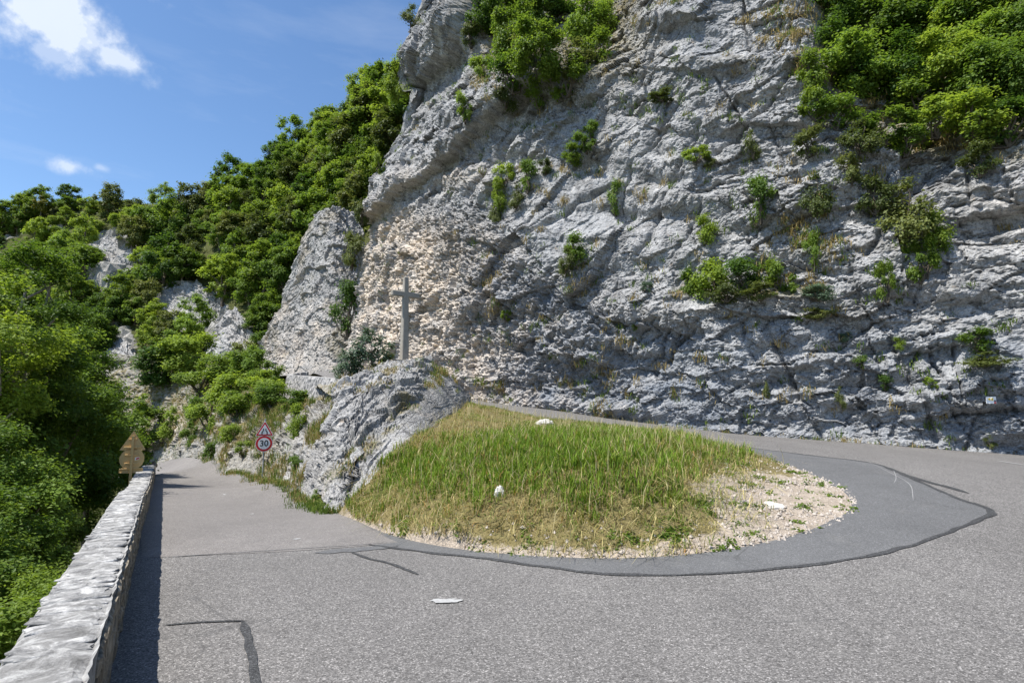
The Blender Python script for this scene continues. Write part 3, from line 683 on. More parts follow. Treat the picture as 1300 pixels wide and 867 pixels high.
OV = loft('rock_outcrop', foot, top, 400, 260, MAT['rock_pale'], [.6, 1.5, .9, .5, .3, .2, .1, .1], lambda x, y: 1.0 - .93 * sstep(x - (440 + (640 - y) * .62), -10, 14), 700, out_mask, .3, .5)
# crown of the outcrop behind its crest, carrying the cross and the upper road's shoulder
foot = [at(420, 502, 29.5), at(440, 492, 30.1), at(474, 474, 31.1), at(505, 467, 31.6), at(540, 465, 31.6), at(564, 472, 31.6), at(582, 488, 32.2)]
top = [np.array([-15.6, 45, 3.9]), np.array([-13.2, 43, 3.9]), np.array([-10.6, 40.5, 3.7]), np.array([-9, 39, 3.4]), np.array([-7.6, 37.6, 3.2]), np.array([-6.4, 36.6, 3.0]), np.array([-4.6, 35, 2.8])]
loft('outcrop_crown', foot, top, 120, 40, MAT['rock_pale'], [.1, .2, .35, .45, .4, .2, .1], .4, 750, lambda x, y, V: np.stack([x * 0, .5 + .5 * sstep(fbm(V, 3, .5, 3), -.2, .2), x * 0], 1), .7, .3)
# pale crag beyond the corner of the cliff
foot = [np.array([-40, 82, 5.]), np.array([-33.5, 75, 6.]), np.array([-29.5, 70, 6.2]), np.array([-24, 67.5, 6.2]), np.array([-19, 67, 6.2]), np.array([-13, 72, 6])]
top = [at(322, 452, 86), at(338, 420, 82), at(362, 372, 78), at(394, 282, 76), at(418, 262, 74.5), at(450, 268, 78)]
FV = loft('far_crag', foot, top, 220, 240, MAT['rock_pale'], [0, .5, 1, 1, 1, 1], .95, 900, lambda x, y, V: np.stack([.4 * sstep(fbm(V * .3, 4, .5, 8), 0, .3) + .35 * sstep(y, 380, 440), .6 * sstep(fbm(V * .22, 4, .6, 18), .12, .3), x * 0 + .2], 1), -.6, .8)

# pale crags that break out of the wooded hill
hm = lambda x, y, V: np.stack([.2 * sstep(fbm(V * .3, 4, .5, 8), 0, .3), .5 * sstep(fbm(V * .25, 4, .6, 28), .1, .3), x * 0 + .3], 1)
for k, (ft, tp) in enumerate([([(92, 372, 103), (112, 368, 102), (140, 372, 101), (172, 362, 103), (186, 350, 107)], [(98, 335, 110), (114, 312, 111), (136, 299, 112), (166, 303, 112), (180, 322, 112)]),
                             ([(196, 402, 93), (215, 412, 91), (246, 420, 90), (276, 410, 91), (294, 398, 94)], [(202, 375, 97), (214, 362, 97), (240, 357, 97), (268, 366, 97), (288, 378, 98)]),
                             ([(252, 465, 80), (270, 466, 78), (292, 466, 77), (318, 460, 77), (338, 452, 79)], [(262, 440, 85), (280, 402, 86), (296, 394, 86), (314, 410, 85), (336, 420, 85)]),
                             ([(128, 545, 72), (140, 560, 70), (160, 570, 68), (182, 570, 66), (200, 560, 67)], [(118, 450, 86), (130, 432, 87), (150, 424, 87), (170, 446, 85), (186, 490, 80)])]):
    loft('hill_crag', [at(*p) + [0, 0, -.5] for p in ft], [at(*p) for p in tp], 90, 90, MAT['rock_pale'], [0, .8, 1.4, .8, 0], 1.2, 1000 + 40 * k, hm, -.9, 1.1)

# ------------------------------------------------------------------ hillside and ravine: one sheet
hp = [at(*p) for p in [(-500, 330, 170), (-250, 300, 160), (-100, 292, 150), (0, 277, 142), (60, 264, 140), (130, 262, 138), (210, 264, 130), (280, 250, 122), (330, 222, 116), (380, 205, 110), (430, 176, 105), (480, 152, 100), (560, 70, 100), (680, -40, 100),
      (20, 310, 128), (100, 300, 122), (60, 360, 108), (130, 350, 104), (150, 430, 90), (150, 520, 76), (220, 330, 108), (240, 370, 97), (245, 405, 92), (250, 450, 82), (300, 300, 104), (330, 350, 96), (310, 420, 84), (400, 250, 96), (400, 380, 86), (460, 180, 92), (80, 450, 84), (40, 560, 66), (110, 570, 62), (170, 560, 66), (-100, 480, 90), (-200, 420, 110)]]
tx, tz_ = [p[:2] for p in hp], [p[2] for p in hp]
for x, y, z in [(-14, 8, -8), (-22, 16, -10), (-30, 28, -10), (-40, 40, -9.5), (-50, 10, -22), (-90, 20, -24), (-40, -30, -24), (-110, -30, -26), (-8, -14, -9), (-70, 45, -16), (40, 90, 62), (110, 60, 60), (60, 20, 30), (60, -40, 2), (110, -50, 8), (10, -30, -10), (110, 150, 90), (0, 200, 70), (-40, 180, 62), (-75, 180, 50), (-120, 185, 36), (-170, 190, 30), (-100, 240, 40), (-200, 240, 30), (-200, 60, 10), (-200, -40, 5), (-19, 26, -7.5), (-27, 38, -6.5), (-11, 6, -6)]:
    tx.append((x, y)); tz_.append(z)
hill_t = TPS(tx, tz_, .5)
road_poly = np.array([p[:2] for p in ([wl(-6), wl(30), wl(42), np.array([-40, 53]), np.array([-42, 62]), np.array([-31, 66]), np.array([-29, 76]), np.array([-14, 78]), np.array([30, 60]), np.array([60, 30]), np.array([44, -14]), np.array([4, -12])])])
def hill_height(x, y):
    z = hill_t(x, y)
    d = ((np.stack([x, y], -1) - WL[0]) @ wnor)                 # right of the wall line is positive
    inside = in_poly(x, y, road_poly)
    zr = np.clip(road_z(np.clip(x, -45, 34), np.clip(y, -10, 62)), -4, 6) - .8
    z = np.where(inside, np.minimum(z, zr), z)
    # shoulder below the parapet
    near = (~inside) & (d < 0) & (d > -12) & (y < 50)
    zs = zr + d * .75 - .2
    z = np.where(near, np.minimum(z, zs), z)
    return z
def hill():
    xs = np.concatenate([np.arange(-260, -130, 4.), np.arange(-130, 10, .9), np.arange(10, 160, 5.)]); ys = np.concatenate([np.arange(-90, 0, 5.), np.arange(0, 150, 1.0), np.arange(150, 300, 5.)])
    X, Y = np.meshgrid(xs, ys); x, y = X.ravel(), Y.ravel(); z = hill_height(x, y)
    gz = np.gradient(z.reshape(X.shape)); V = np.stack([x, y, z], 1)
    far = sstep(y, 52, 62)
    n1 = fbm(V * .05, 3, .5, 3)
    qx, qy, _ = project(V)
    rock = sum(k * np.exp(-((qx - a) / sx) ** 2 - ((qy - b) / sy) ** 2) for a, b, sx, sy, k in ROCKP)
    rock = np.clip(rock, 0, 1)
    f, e = facets(x / 6, (z * 1.3 + y * .3) / 4, 21); f2, e = facets(x / 2.4, (z * 1.3 + y * .3) / 1.8, 22)
    V[:, 2] += far * (n1 * 3 + rock * (f * 3.2 + f2 * 1.6)) + fbm(V * .4, 3, .5, 4) * .3 * far
    V[:, 1] -= far * rock * (f * 3 + f2 * 1.5)
    me = raw_mesh('hillside', V, grid_faces(len(ys), len(xs)), {'mask': np.stack([rock * .9, rock * 0, rock * 0], 1)}, False)
    o = link('hillside', me, MAT['hill']); o['kind'] = 'structure'
    return V
ROCKP = [(140, 338, 34, 34, 1.1), (246, 388, 36, 28, 1.1), (295, 430, 32, 32, 1.1), (155, 500, 26, 60, 1.1), (140, 325, 24, 30, 1.1), (128, 350, 16, 30, .9), (242, 385, 26, 22, 1.1), (150, 460, 20, 45, 1.0), (70, 292, 26, 6, .8), (8, 305, 12, 6, .8), (270, 405, 14, 14, .8), (285, 425, 16, 22, .9), (300, 318, 8, 12, .6), (200, 300, 6, 10, .6), (180, 545, 14, 40, .9), (30, 300, 16, 8, .6), (430, 200, 10, 20, .4)]
HV = hill()
HQX, HQY, HQD = project(HV)
def hill_at(px, py):
    d2 = (HQX - px) ** 2 + (HQY - py) ** 2; ok = np.where((d2 < 64) & (HQD > 40) & (HV[:, 1] > 50))[0]
    if len(ok) == 0: return None
    return HV[ok[np.argmin(HQD[ok])]]

# ------------------------------------------------------------------ plants
def leaf_mesh(name, centres, radii, n, size, seed, up=.95, flat=1.0, elong=1.7, shell=.45, droop=0.0, clear=None):
    r = np.random.default_rng(seed); c = np.asarray(centres, float); rad = np.asarray(radii, float)
    w = rad ** 2.2; idx = r.choice(len(c), n, p=w / w.sum())
    d = r.normal(size=(n, 3)); d /= np.linalg.norm(d, axis=1)[:, None]
    rr = rad[idx] * (shell + (1 - shell) * r.random(n)) ** .8 * np.where(r.random(n) < .35, 1.0 + .7 * r.random(n), 1.0)
    p = c[idx] + d * rr[:, None] * [1, 1, flat]
    if clear is not None:          # a gap in the crown where the stem shows
        k_ = ~clear(p); p, d, idx = p[k_], d[k_], idx[k_]; n = len(p)
    cd = p - (c.min(0) + c.max(0)) / 2 * [1, 1, .8]; cd /= np.linalg.norm(cd, axis=1)[:, None] + 1e-9 if len(c) < 400 else 1e9
    nrm = d * .3 + cd * .5 + [0, 0, up] + r.normal(size=(n, 3)) * .55; nrm /= np.linalg.norm(nrm, axis=1)[:, None]
    t = r.normal(size=(n, 3)); t -= (t * nrm).sum(1)[:, None] * nrm; t /= np.linalg.norm(t, axis=1)[:, None] + 1e-9; t[:, 2] -= droop
    b = np.cross(nrm, t); sz = size * (.6 + .8 * r.random(n))[:, None]
    fold = nrm * sz * .12
    V = np.stack([p - t * sz * elong * .5, p - b * sz * .5 + fold, p + t * sz * elong * .5, p + b * sz * .5 + fold], 1).reshape(-1, 3)
    ct = r.random(len(c)); tone = np.clip(.25 + .5 * ct[idx] * .7 + (r.random(n) - .5) * .55, 0, 1)
    F = np.arange(4 * n).reshape(-1, 4)
    return raw_mesh(name, V, F, {'tone': np.repeat(tone, 4)})
def branch_path(a, b, r, n=6, wob=.08):
    t = np.linspace(0, 1, n)[:, None]; P = np.asarray(a) * (1 - t) + np.asarray(b) * t
    L = np.linalg.norm(np.asarray(b) - np.asarray(a)); P[1:-1] += r.normal(size=(n - 2, 3)) * L * wob; P[:, 2] += np.sin(t[:, 0] * math.pi) * L * .08
    return P
def crown_blobs(r, w, h, z0, k, rb):
    """clump centres filling a rounded crown of width w and height h"""
    c = []
    while len(c) < k:
        q = r.uniform(-1, 1, 3)
        if np.linalg.norm(q) > 1 or np.linalg.norm(q) < .35: continue
        prof = 1.0 - .35 * max(0, q[2]) ** 2
        c.append([q[0] * w / 2 * prof * .86, q[1] * w / 2 * prof * .86, z0 + (q[2] * .5 + .5) * h])
    return np.array(c), rb * (.7 + .6 * r.random(k))
def make_tree(name, label, cat, h, w, trunk_h, n, size, seed, leaf, group, clumps=26, rb=None, bark='bark', flat=.75, limbs=9, far=False, clear=None):
    r = np.random.default_rng(seed)
    root = thing(name, (0, 0, 0), label, cat, group)
    c, rad = crown_blobs(r, w, h - trunk_h + (.15 if h < 2 else 0), trunk_h - (.15 if h < 2 else 0), clumps, rb or w * .17)
    me = leaf_mesh(name + '_crown', c, rad, n, size, seed + 1, flat=flat, shell=.12, clear=clear)
    part('crown', me, leaf, root)
    tr = h * .018 + .03 if h > 2 else h * .008
    mid = np.array([r.normal() * w * .03, r.normal() * w * .03, trunk_h + (h - trunk_h) * .55])
    trunkp = branch_path((0, 0, -1.2 if h > 2 else -.06), mid, r, 8, .02)
    part_t = [tube(trunkp, np.linspace(tr * 1.3, tr * .35, 8), 8 if not far else 5)]
    order = np.argsort(-rad)[:limbs]
    for i in order:
        a = trunkp[r.integers(3, 7)]
        part_t.append(tube(branch_path(a, c[i], r, 6 if not far else 4, .06), np.linspace(tr * .45, tr * .08, 6 if not far else 4), 5 if not far else 4))
    part('trunk', raw_mesh(name + '_trunk', *join(part_t), None, True), MAT[bark], root)
    return root
def make_shrub(name, label, w, h, n, size, seed, leaf, group, clumps=12, flat=.8, cat='shrub'):
    r = np.random.default_rng(seed); root = thing(name, (0, 0, 0), label, cat, group)
    c, rad = crown_blobs(r, w, h + .15, -.15, clumps, w * .17); rad *= .5 + r.random(clumps)
    part('foliage', leaf_mesh(name + '_foliage', c, rad, n, size, seed + 1, flat=flat, shell=.05), leaf, root)
    st = [tube(branch_path((0, 0, -.1), c[i], r, 5, .08), np.linspace(.03 * w, .006 * w, 5), 4) for i in range(min(8, clumps))]
    part('stem', raw_mesh(name + '_stem', *join(st), None, True), MAT['twig'], root)
    return root
USED = set()
def place(protos, i, loc, label, group, rz, sc):
    """first use moves the prototype itself; later ones copy it"""
    p = protos[i % len(protos)]
    if p.name not in USED:
        USED.add(p.name); p.location = Vector(loc); p.rotation_euler = (0, 0, rz); p.scale = sc; tag(p, label, None, group); return p
    return dup(p, loc, label, group, rz, sc)

# --- trees of the far wooded slope
hill_protos = [make_tree('deciduous_tree', 'x', 'tree', 6.4 + .5 * k, 5.6 + .5 * (k % 3), 1.0, 6500, .19, 40 + k, MAT[('leaf_hill', 'leaf_dark', 'leaf_hill', 'leaf_olive', 'leaf_dark', 'leaf_hill')[k]], 'x', 44, .72, 'bark', .75, 6, True) for k in range(6)]
def in_rock(px, py): return sum(k * math.exp(-((px - a) / sx) ** 2 - ((py - b) / sy) ** 2) for a, b, sx, sy, k in ROCKP) > .38
sky_l = lambda px: np.interp(px, [-60, 0, 60, 130, 210, 280, 330, 380, 430, 480, 520], [275, 264, 254, 254, 256, 242, 214, 180, 146, 116, 96])
pts = []
for tries in range(9000):
    px, py = random.uniform(-60, 520), random.uniform(110, 590)
    if py < sky_l(px) + 4 or in_rock(px, py): continue
    if px > 440 and py > 330 - (px - 440) * 2.2: continue
    if px > 330 and py > 450: continue
    if py > 465 and px > 172: continue
    if 330 < px < 430 and py > 470 - (px - 330) * 2.4 and py > 290: continue
    if px < 90 and py > 430: continue
    mind = 15 + 8 * (py - 250) / 200 if py < 300 else 21
    if any((px - a) ** 2 + ((py - b) * 1.3) ** 2 < mind ** 2 for a, b in pts): continue
    pts.append((px, py))
    if len(pts) > 290: break
pts.sort(key=lambda p: p[1])
for i, (px, py) in enumerate(pts):
    q = hill_at(px, py + 8)
    if q is None: continue
    ridge = py < sky_l(px) + 22
    k = random.randrange(6)
    if 20 < px < 130 and 270 < py < 330: k = random.choice((0, 2, 5))
    s = random.choice((.6, .75, .9, 1.0, 1.15, 1.3)) * (.8 if py > 380 else 1.0) * (.75 if px < 140 and py < 330 and not ridge else 1)
    lab = ('deciduous tree along the skyline ridge of the wooded hill' if ridge else 'deciduous tree on the steep wooded slope next to the cliff edge' if px > 340 else 'deciduous tree on the upper wooded slope between the pale crags and the ridge' if py < 350 else 'low bushy tree between the pale crags of the lower slope')
    place(hill_protos, k, q + [0, 0, -1.0], lab, 'trees of the wooded hillside' if not ridge else 'trees along the hill ridge', random.uniform(0, 6.28), (s, s, s * random.uniform(.8, 1.15)))
# undergrowth between the trees: nobody could count it
def undergrowth():
    r = np.random.default_rng(3); sel = (HQD > 60) & (HQX > -120) & (HQX < 560) & (HQY < 620) & (HV[:, 1] > 56)
    rk = sum(k * np.exp(-((HQX - a) / sx) ** 2 - ((HQY - b) / sy) ** 2) for a, b, sx, sy, k in ROCKP); sel &= rk < .3
    idx = np.where(sel)[0]; c = HV[r.choice(idx, 5200)] + r.normal(size=(5200, 3)) * [.4, .4, .1]
    n3 = fbm(c * .12, 3, .5, 6); c = c[n3 > -.22]
    o = link('undergrowth', leaf_mesh('undergrowth', c, .5 + .6 * r.random(len(c)), 90000, .24, 4, flat=.6, shell=.1), MAT['leaf_olive']); o['kind'] = 'stuff'
undergrowth()
# single trees that stand out on the skyline
for (px, py, Y, s, k, lab) in [(33, 262, 138, .95, 0, 'rounded pale tree at the left end of the ridge'), (88, 254, 136, .95, 1, 'tall loose tree on the ridge beside the yellow shrub'), (144, 255, 134, .5, 4, 'small dark round tree standing alone on the ridge'), (455, 158, 96, 1.0, 4, 'dark tree on the skyline nearest to the cliff'), (350, 205, 112, .95, 1, 'dark tree on the skyline where the ridge steepens')]:
    place(hill_protos, k, at(px, py, Y) + [0, 0, -2.2], lab, None, 1.3 * px, (s, s, s))
ys = make_tree('yellow_shrub', 'yellow flowering shrub on the ridge at the far left', 'shrub', 3.6, 4.2, .2, 1800, .22, 90, MAT['leaf_yellow'], None, 16, far=True)
ys.location = Vector(at(52, 268, 132))

# --- near trees beyond the parapet
near_protos = [make_tree('ash_tree', 'x', 'tree', 14.5, 8.4, 3.4, 60000, .085, 61, MAT['leaf_ash'], None, 130, .72, 'bark_pale', .6, 30, False, lambda p: (np.abs(p[:, 0] * .95 + p[:, 1] * .32) < .75 + .06 * p[:, 2]) & (p[:, 0] * .32 - p[:, 1] * .95 > -.25) & (p[:, 2] > 4.6) & (p[:, 2] < 9.0)),
               make_tree('broadleaf_tree', 'x', 'tree', 11.0, 7.4, 1.6, 52000, .09, 63, MAT['leaf_dark'], None, 100, .75, 'bark', .65, 20),
               make_tree('bushy_tree', 'x', 'tree', 8.0, 6.2, .4, 46000, .075, 65, MAT['leaf_ash'], None, 90, .62, 'bark', .7, 18)]
for (px, top_y, Y, k, s, rz, lab) in [
    (12, 290, 23.0, 0, .92, .4, 'tall airy ash tree with forked pale trunk beyond the parapet'),
    (80, 405, 31, 1, .95, 1.2, 'dark broadleaf tree right of the tall ash, behind the brown sign'),
    (-70, 300, 18, 0, .95, 2.2, 'tall ash tree cut by the left edge of the view'),
    (-40, 520, 15.0, 2, .74, 2.6, 'bright bushy tree below the tall ash beyond the parapet'),
    (-10, 560, 15.0, 1, .66, 3.1, 'dark broadleaf tree in the ravine beside the middle of the parapet'),
    (-40, 600, 11.4, 2, .62, 4.0, 'low bright bushy tree close to the outside of the parapet'),
    (122, 500, 34, 1, .85, 5.0, 'broadleaf tree directly behind the back of the brown sign'),
    (-40, 700, 8.6, 2, .6, 5.5, 'bushy tree at the lower left corner beside the parapet'),
    (40, 668, 12.6, 2, .42, .9, 'small bushy tree hugging the outside of the parapet'),
    (62, 628, 17.6, 2, .34, 1.9, 'leafy bush rising over the parapet just before the brown sign'),
    (30, 720, 10.2, 2, .42, 2.7, 'lowest leafy bush against the near part of the parapet'),
    (-60, 430, 22, 1, 1.15, .2, 'dark broadleaf tree behind the left edge trees'),
    (60, 440, 27, 1, 1.1, 4.4, 'dark broadleaf tree filling the gap behind the tall ash')]:
    p = near_protos[k]; hh = (14.5, 11.0, 8.0)[k] * s
    q = at(px, top_y, Y); place(near_protos, k, (q[0], q[1], q[2] - hh * .98), lab, None, rz, (s, s, s))

# --- shrubs on the cliff, the outcrop and the bank
shr = {'g': [make_shrub('cliff_shrub', 'x', 1.0, .9, 3000, .040, 110 + k, MAT[('leaf_dark', 'leaf_hill', 'leaf_ash')[k]], 'x', 11 + 3 * k) for k in range(3)],
       'o': [make_shrub('cliff_shrub', 'x', 1.0, .8, 2600, .036, 120 + k, MAT['leaf_olive'], 'x', 10 + 2 * k) for k in range(2)],
       'y': [make_shrub('bank_shrub', 'x', 1.0, .9, 4200, .036, 170 + k, MAT[('leaf_ash', 'leaf_hill')[k]], 'x', 20) for k in range(2)],
       'w': [make_tree('twiggy_bush', 'x', 'shrub', 1.0, 1.0, .02, 2600, .034, 180, MAT['leaf_blue'], 'x', 44, .13, 'twig', .8, 44)],
       'b': [make_shrub('cliff_shrub', 'x', 1.0, .7, 2600, .034, 130, MAT['leaf_blue'], 'x', 12)],
       't': [make_tree('cliff_tree', 'x', 'tree', 1.1, 1.1, .02, 9000, .032, 140 + k, MAT[('leaf_dark', 'leaf_hill', 'leaf_dark')[k]], 'x', 30, .17, 'twig', .8, 12) for k in range(3)]}
cnt = {'g': 0, 'o': 0, 'b': 0, 't': 0, 'y': 0, 'w': 0}
def cliff_plant(px, py, w, h, kind, label, group=None, out=.25):
    """plant whose middle shows near (px, py), rooted in the rock there"""
    P, nin_ = cliff_at(px, py + h * .25)
    dep = (P - EYE) @ np.array([0, cp, sp]); W = w * dep / F_PX * 1.15; Hh = h * dep / F_PX * 1.1
    i = cnt[kind]; cnt[kind] += 1
    loc = (P[0] - nin_[0] * W * out * .5, P[1] - nin_[1] * W * out * .5, P[2] - Hh * .25)
    place(shr[kind], i, loc, label, group, random.uniform(0, 6.28), (W, W, Hh * 1.1))
G1 = 'bushes on the ledge at the top of the cliff'
for a in [(620, 20, 50, 60, 't'), (655, 40, 60, 70, 't'), (705, 15, 70, 60, 't'), (745, 30, 60, 60, 't'), (690, 70, 70, 70, 't'), (650, 95, 55, 50, 'g'), (722, 95, 55, 60, 'g'), (758, 60, 45, 60, 'g'), (640, 120, 34, 40, 'o'), (685, 122, 44, 40, 'g'), (600, 40, 34, 44, 'o'), (612, 80, 34, 44, 'g'), (670, 10, 60, 50, 't'), (735, 70, 50, 50, 'o'), (775, 20, 34, 50, 'g'), (665, 65, 50, 50, 'o')]:
    a = (a[0], a[1], a[2] * .82, a[3] * .82, a[4]); cliff_plant(*a, ('bush at the left end' if a[0] < 625 else 'bush at the right end' if a[0] > 740 else 'lower hanging bush in the middle' if a[1] > 80 else 'upper bush in the middle') + ' of the row on the high ledge', G1)
G2 = 'bushes on the slope at the top right'
for a in [(1060, 20, 80, 80, 't'), (1115, 40, 100, 90, 't'), (1172, 20, 100, 100, 't'), (1232, 40, 100, 90, 't'), (1285, 30, 90, 100, 't'), (1085, 95, 90, 80, 't'), (1135, 100, 90, 80, 't'), (1062, 145, 60, 50, 'g'), (1200, 95, 90, 80, 't'), (1255, 105, 90, 80, 't'), (1300, 105, 80, 90, 't'), (1185, 150, 80, 60, 'g'), (1232, 150, 80, 60, 'g'), (1278, 165, 80, 60, 'g'), (1122, 165, 70, 50, 'g'), (1032, 90, 44, 60, 'g'), (1092, 172, 60, 50, 'o'), (1030, 175, 50, 50, 'o'), (1150, 60, 80, 80, 't'), (1260, 70, 80, 80, 't'), (1060, 60, 60, 70, 'g'), (1300, 60, 70, 80, 't'), (1210, 60, 80, 80, 't'), (1100, 5, 90, 60, 't'), (1200, -10, 90, 60, 't'), (1040, 130, 44, 50, 'g'), (1160, 125, 70, 60, 'g'), (1150, 180, 50, 40, 'g')]:
    a = (a[0], a[1], a[2] * .78, a[3] * .78, a[4]); cliff_plant(*a, ('bush on the left edge' if a[0] < 1070 else 'bush on the right edge' if a[0] > 1250 else 'bush in the hanging lower fringe' if a[1] > 140 else 'bush in the upper part' if a[1] < 50 else 'bush in the middle') + ' of the thicket at the top right of the cliff', G2, .5)
G3 = 'shrubs growing along the diagonal crack'
for a in [(742, 178, 36, 34, 'g'), (725, 196, 32, 28, 'g'), (752, 162, 26, 24, 'g'), (640, 215, 32, 40, 'g'), (634, 242, 26, 40, 'g'), (668, 225, 32, 44, 'g'), (655, 245, 26, 34, 'o'), (692, 208, 28, 26, 'o'), (626, 266, 22, 34, 'o'), (592, 135, 28, 50, 'g'), (840, 122, 40, 16, 'o')]:
    a = (a[0], a[1], a[2] * .8, a[3] * .8, a[4]); cliff_plant(*a, ('shrub in the upper stretch' if a[0] > 715 else 'shrub in the lower left stretch') + ' of the diagonal crack across the middle of the cliff', G3)
single = [(730, 312, 30, 34, 'g', 'narrow leaning shrub in a crack of the grey slab'), (718, 330, 22, 30, 'o', 'dry olive shrub below the leaning one on the grey slab'), (781, 256, 20, 42, 'g', 'upright shrub in a vertical crack of the slab'), (884, 190, 30, 24, 'g', 'round shrub on the upper face right of the slab'), (899, 203, 16, 14, 'o', 'dry tuft beneath the round shrub on the upper face'), (898, 285, 24, 30, 'g', 'lone shrub halfway up the face over the ledge bushes'), (966, 255, 34, 50, 'g', 'tall pale shrub halfway up the face left of the thicket'), (952, 180, 20, 34, 'o', 'olive shrub in the crack left of the thicket'), (1240, 198, 44, 44, 'o', 'olive shrub beneath the right end of the thicket'), (1036, 366, 40, 24, 'b', 'blue green cushion shrub at the right end of the ledge'),
          (1168, 325, 36, 60, 'g', 'hanging shrub in the gully at right'), (1142, 262, 64, 70, 'o', 'wide loose shrub under the thicket'), (1108, 245, 44, 50, 'o', 'loose shrub left of the wide one under the thicket'), (1182, 295, 34, 40, 'g', 'leafy shrub above the hanging one in the gully'), (1030, 245, 40, 50, 'o', 'sparse olive shrub right of the tall pale shrub'), (1078, 215, 34, 40, 'o', 'olive shrub just below the left end of the thicket'), (1030, 322, 22, 40, 'g', 'thin shrub above the ledge bushes'), (1122, 350, 20, 54, 'g', 'narrow climbing shrub right of the ledge'), (1236, 434, 34, 26, 'g', 'broad leaved plant above the crag at right'), (1246, 452, 56, 16, 'o', 'dry mat of grass on the crag at right'), (1120, 482, 20, 20, 'g', 'tufted plant low on the wall at right centre'), (1178, 483, 15, 15, 'g', 'small round plant right of the tufted one low on the wall'), (1138, 434, 12, 14, 'g', 'tiny leafy plant midway up the right wall'), (1093, 463, 16, 16, 'g', 'light green plant low on the wall below the ledge'), (1073, 421, 18, 14, 'b', 'blue green rosette below the ledge'), (1036, 398, 40, 16, 'o', 'olive mat below the blue green cushion'), (820, 358, 18, 20, 'b', 'grey green plant left of the ledge bushes'), (642, 402, 12, 14, 'g', 'green cushion in the pale hollow right of the cross'), (805, 418, 8, 8, 'g', 'tiny green cushion on the dark overhanging wall'), (506, 95, 34, 50, 't', 'small tree leaning out from the left edge of the cliff'), (520, 14, 26, 30, 'o', 'thin bush on the top left edge of the cliff'), (425, 380, 34, 60, 'g', 'leafy shrub at the corner between cliff and pale crag'), (430, 300, 34, 50, 'o', 'olive shrub high on the corner beside the pale crag'), (1065, 500, 12, 24, 'o', 'dry tuft low on the wall near the bend'), (1256, 560, 14, 20, 'o', 'brown fern at the foot of the wall at right'), (974, 488, 8, 30, 'o', 'strip of dry grass low on the wall'), (462, 270, 22, 34, 'o', 'olive shrub on the left edge halfway up the cliff'), (480, 205, 20, 30, 'g', 'green shrub on the left edge below the overhang')]
for px, py, w, h, k, lab in single: cliff_plant(px, py, w, h, k, lab)
G4 = 'bushes on the low ledge'
for a in [(905, 352, 54, 56, 'g'), (944, 350, 50, 50, 'g'), (992, 345, 44, 60, 'g'), (928, 366, 50, 30, 'o'), (965, 366, 50, 28, 'o'), (880, 355, 30, 40, 'g')]:
    a = (a[0], a[1], a[2] * .85, a[3] * .8, a[4]); cliff_plant(*a, 'green bush in the row on the low ledge above the bend', G4, .5)
# bush in front of the cross
def outcrop_at(V, px, py, r=8):
    x, y, d = project(V); ok = np.where((x - px) ** 2 + (y - py) ** 2 < r * r)[0]
    if len(ok) == 0: ok = np.array([np.argmin((x - px) ** 2 + (y - py) ** 2)])
    return V[ok[np.argmin(d[ok])]]
p = at(470, 478, 31); place(shr['w'], 0, p, 'large twiggy grey green bush on the outcrop left of the cross', None, .3, (3.0, 3.0, 2.7))
p = at(438, 484, 30.5); place(shr['w'], 0, p, 'smaller twiggy bush at the left end of the outcrop', None, .9, (1.5, 1.5, 1.7))
p = at(492, 470, 31.2); place(shr['o'], 1, p, 'thin olive bush between large bush and cross', None, 1.9, (1.1, 1.1, 1.3))
G5 = 'bushes on the bank above the lower road'
for (px, py, w, h, k) in [(205, 462, 60, 50, 't'), (250, 476, 50, 44, 'y'), (290, 484, 56, 46, 'y'), (330, 482, 54, 40, 'y'), (296, 508, 46, 38, 'y'), (264, 515, 44, 50, 'y'), (345, 492, 46, 30, 'y'), (235, 446, 60, 46, 't'), (366, 502, 36, 30, 'g'), (318, 462, 44, 44, 't'), (345, 468, 40, 36, 'y'), (372, 528, 24, 40, 'g'), (278, 458, 50, 40, 'y'), (240, 520, 22, 40, 'g'), (236, 546, 22, 30, 'y'), (262, 566, 22, 24, 'y'), (300, 566, 20, 22, 'g'), (214, 528, 26, 36, 'y'), (285, 545, 24, 26, 'y'), (400, 622, 16, 14, 'g'), (368, 585, 18, 20, 'g')]:
    q = outcrop_at(BV, px, py + h * .35); dep = q[1]; W = w * dep / F_PX * 1.15; Hh = h * dep / F_PX
    cnt[k] += 1; place(shr[k], cnt[k], q + [0, 0, -Hh * .1], ('bush on the left part of the bank near the road end' if px < 262 else 'bush low on the middle of the bank above the lower road' if py > 500 else 'bush high on the bank just below the upper road wall'), G5, random.uniform(0, 6), (W, W, Hh * 1.05))

# --- grass: blades with colour, one mesh per stand
def blades(name, P, H, W, lean, col, seed, kind='stuff'):
    r = np.random.default_rng(seed); n = len(P); a = r.random(n) * 2 * math.pi
    f = np.stack([np.cos(a), np.sin(a), a * 0], 1); b = np.stack([-np.sin(a), np.cos(a), a * 0], 1); w = (W * (.7 + .6 * r.random(n)))[:, None]
    Hc = H[:, None]; ln = (lean * (.3 + r.random(n)))[:, None]
    up = np.array([0, 0, 1.0]); p1 = P + up * Hc * .5 + f * Hc * ln * .3; p2 = P + up * Hc * np.clip(1 - ln * .45, .12, 1) + f * Hc * ln
    V = np.stack([P - b * w / 2 - up * .03, P + b * w / 2 - up * .03, p1 + b * w * .42, p1 - b * w * .42, p2 + b * w * .06, p2 - b * w * .06], 1).reshape(-1, 3)
    i = np.arange(n)[:, None] * 6; F = np.concatenate([i + [0, 1, 2, 3], i + [3, 2, 4, 5]], 1).reshape(-1, 4)
    o = link(name, raw_mesh(name, V, F, {'gcol': np.repeat(col, 6, 0)}), MAT['grass']); o['kind'] = kind; return o
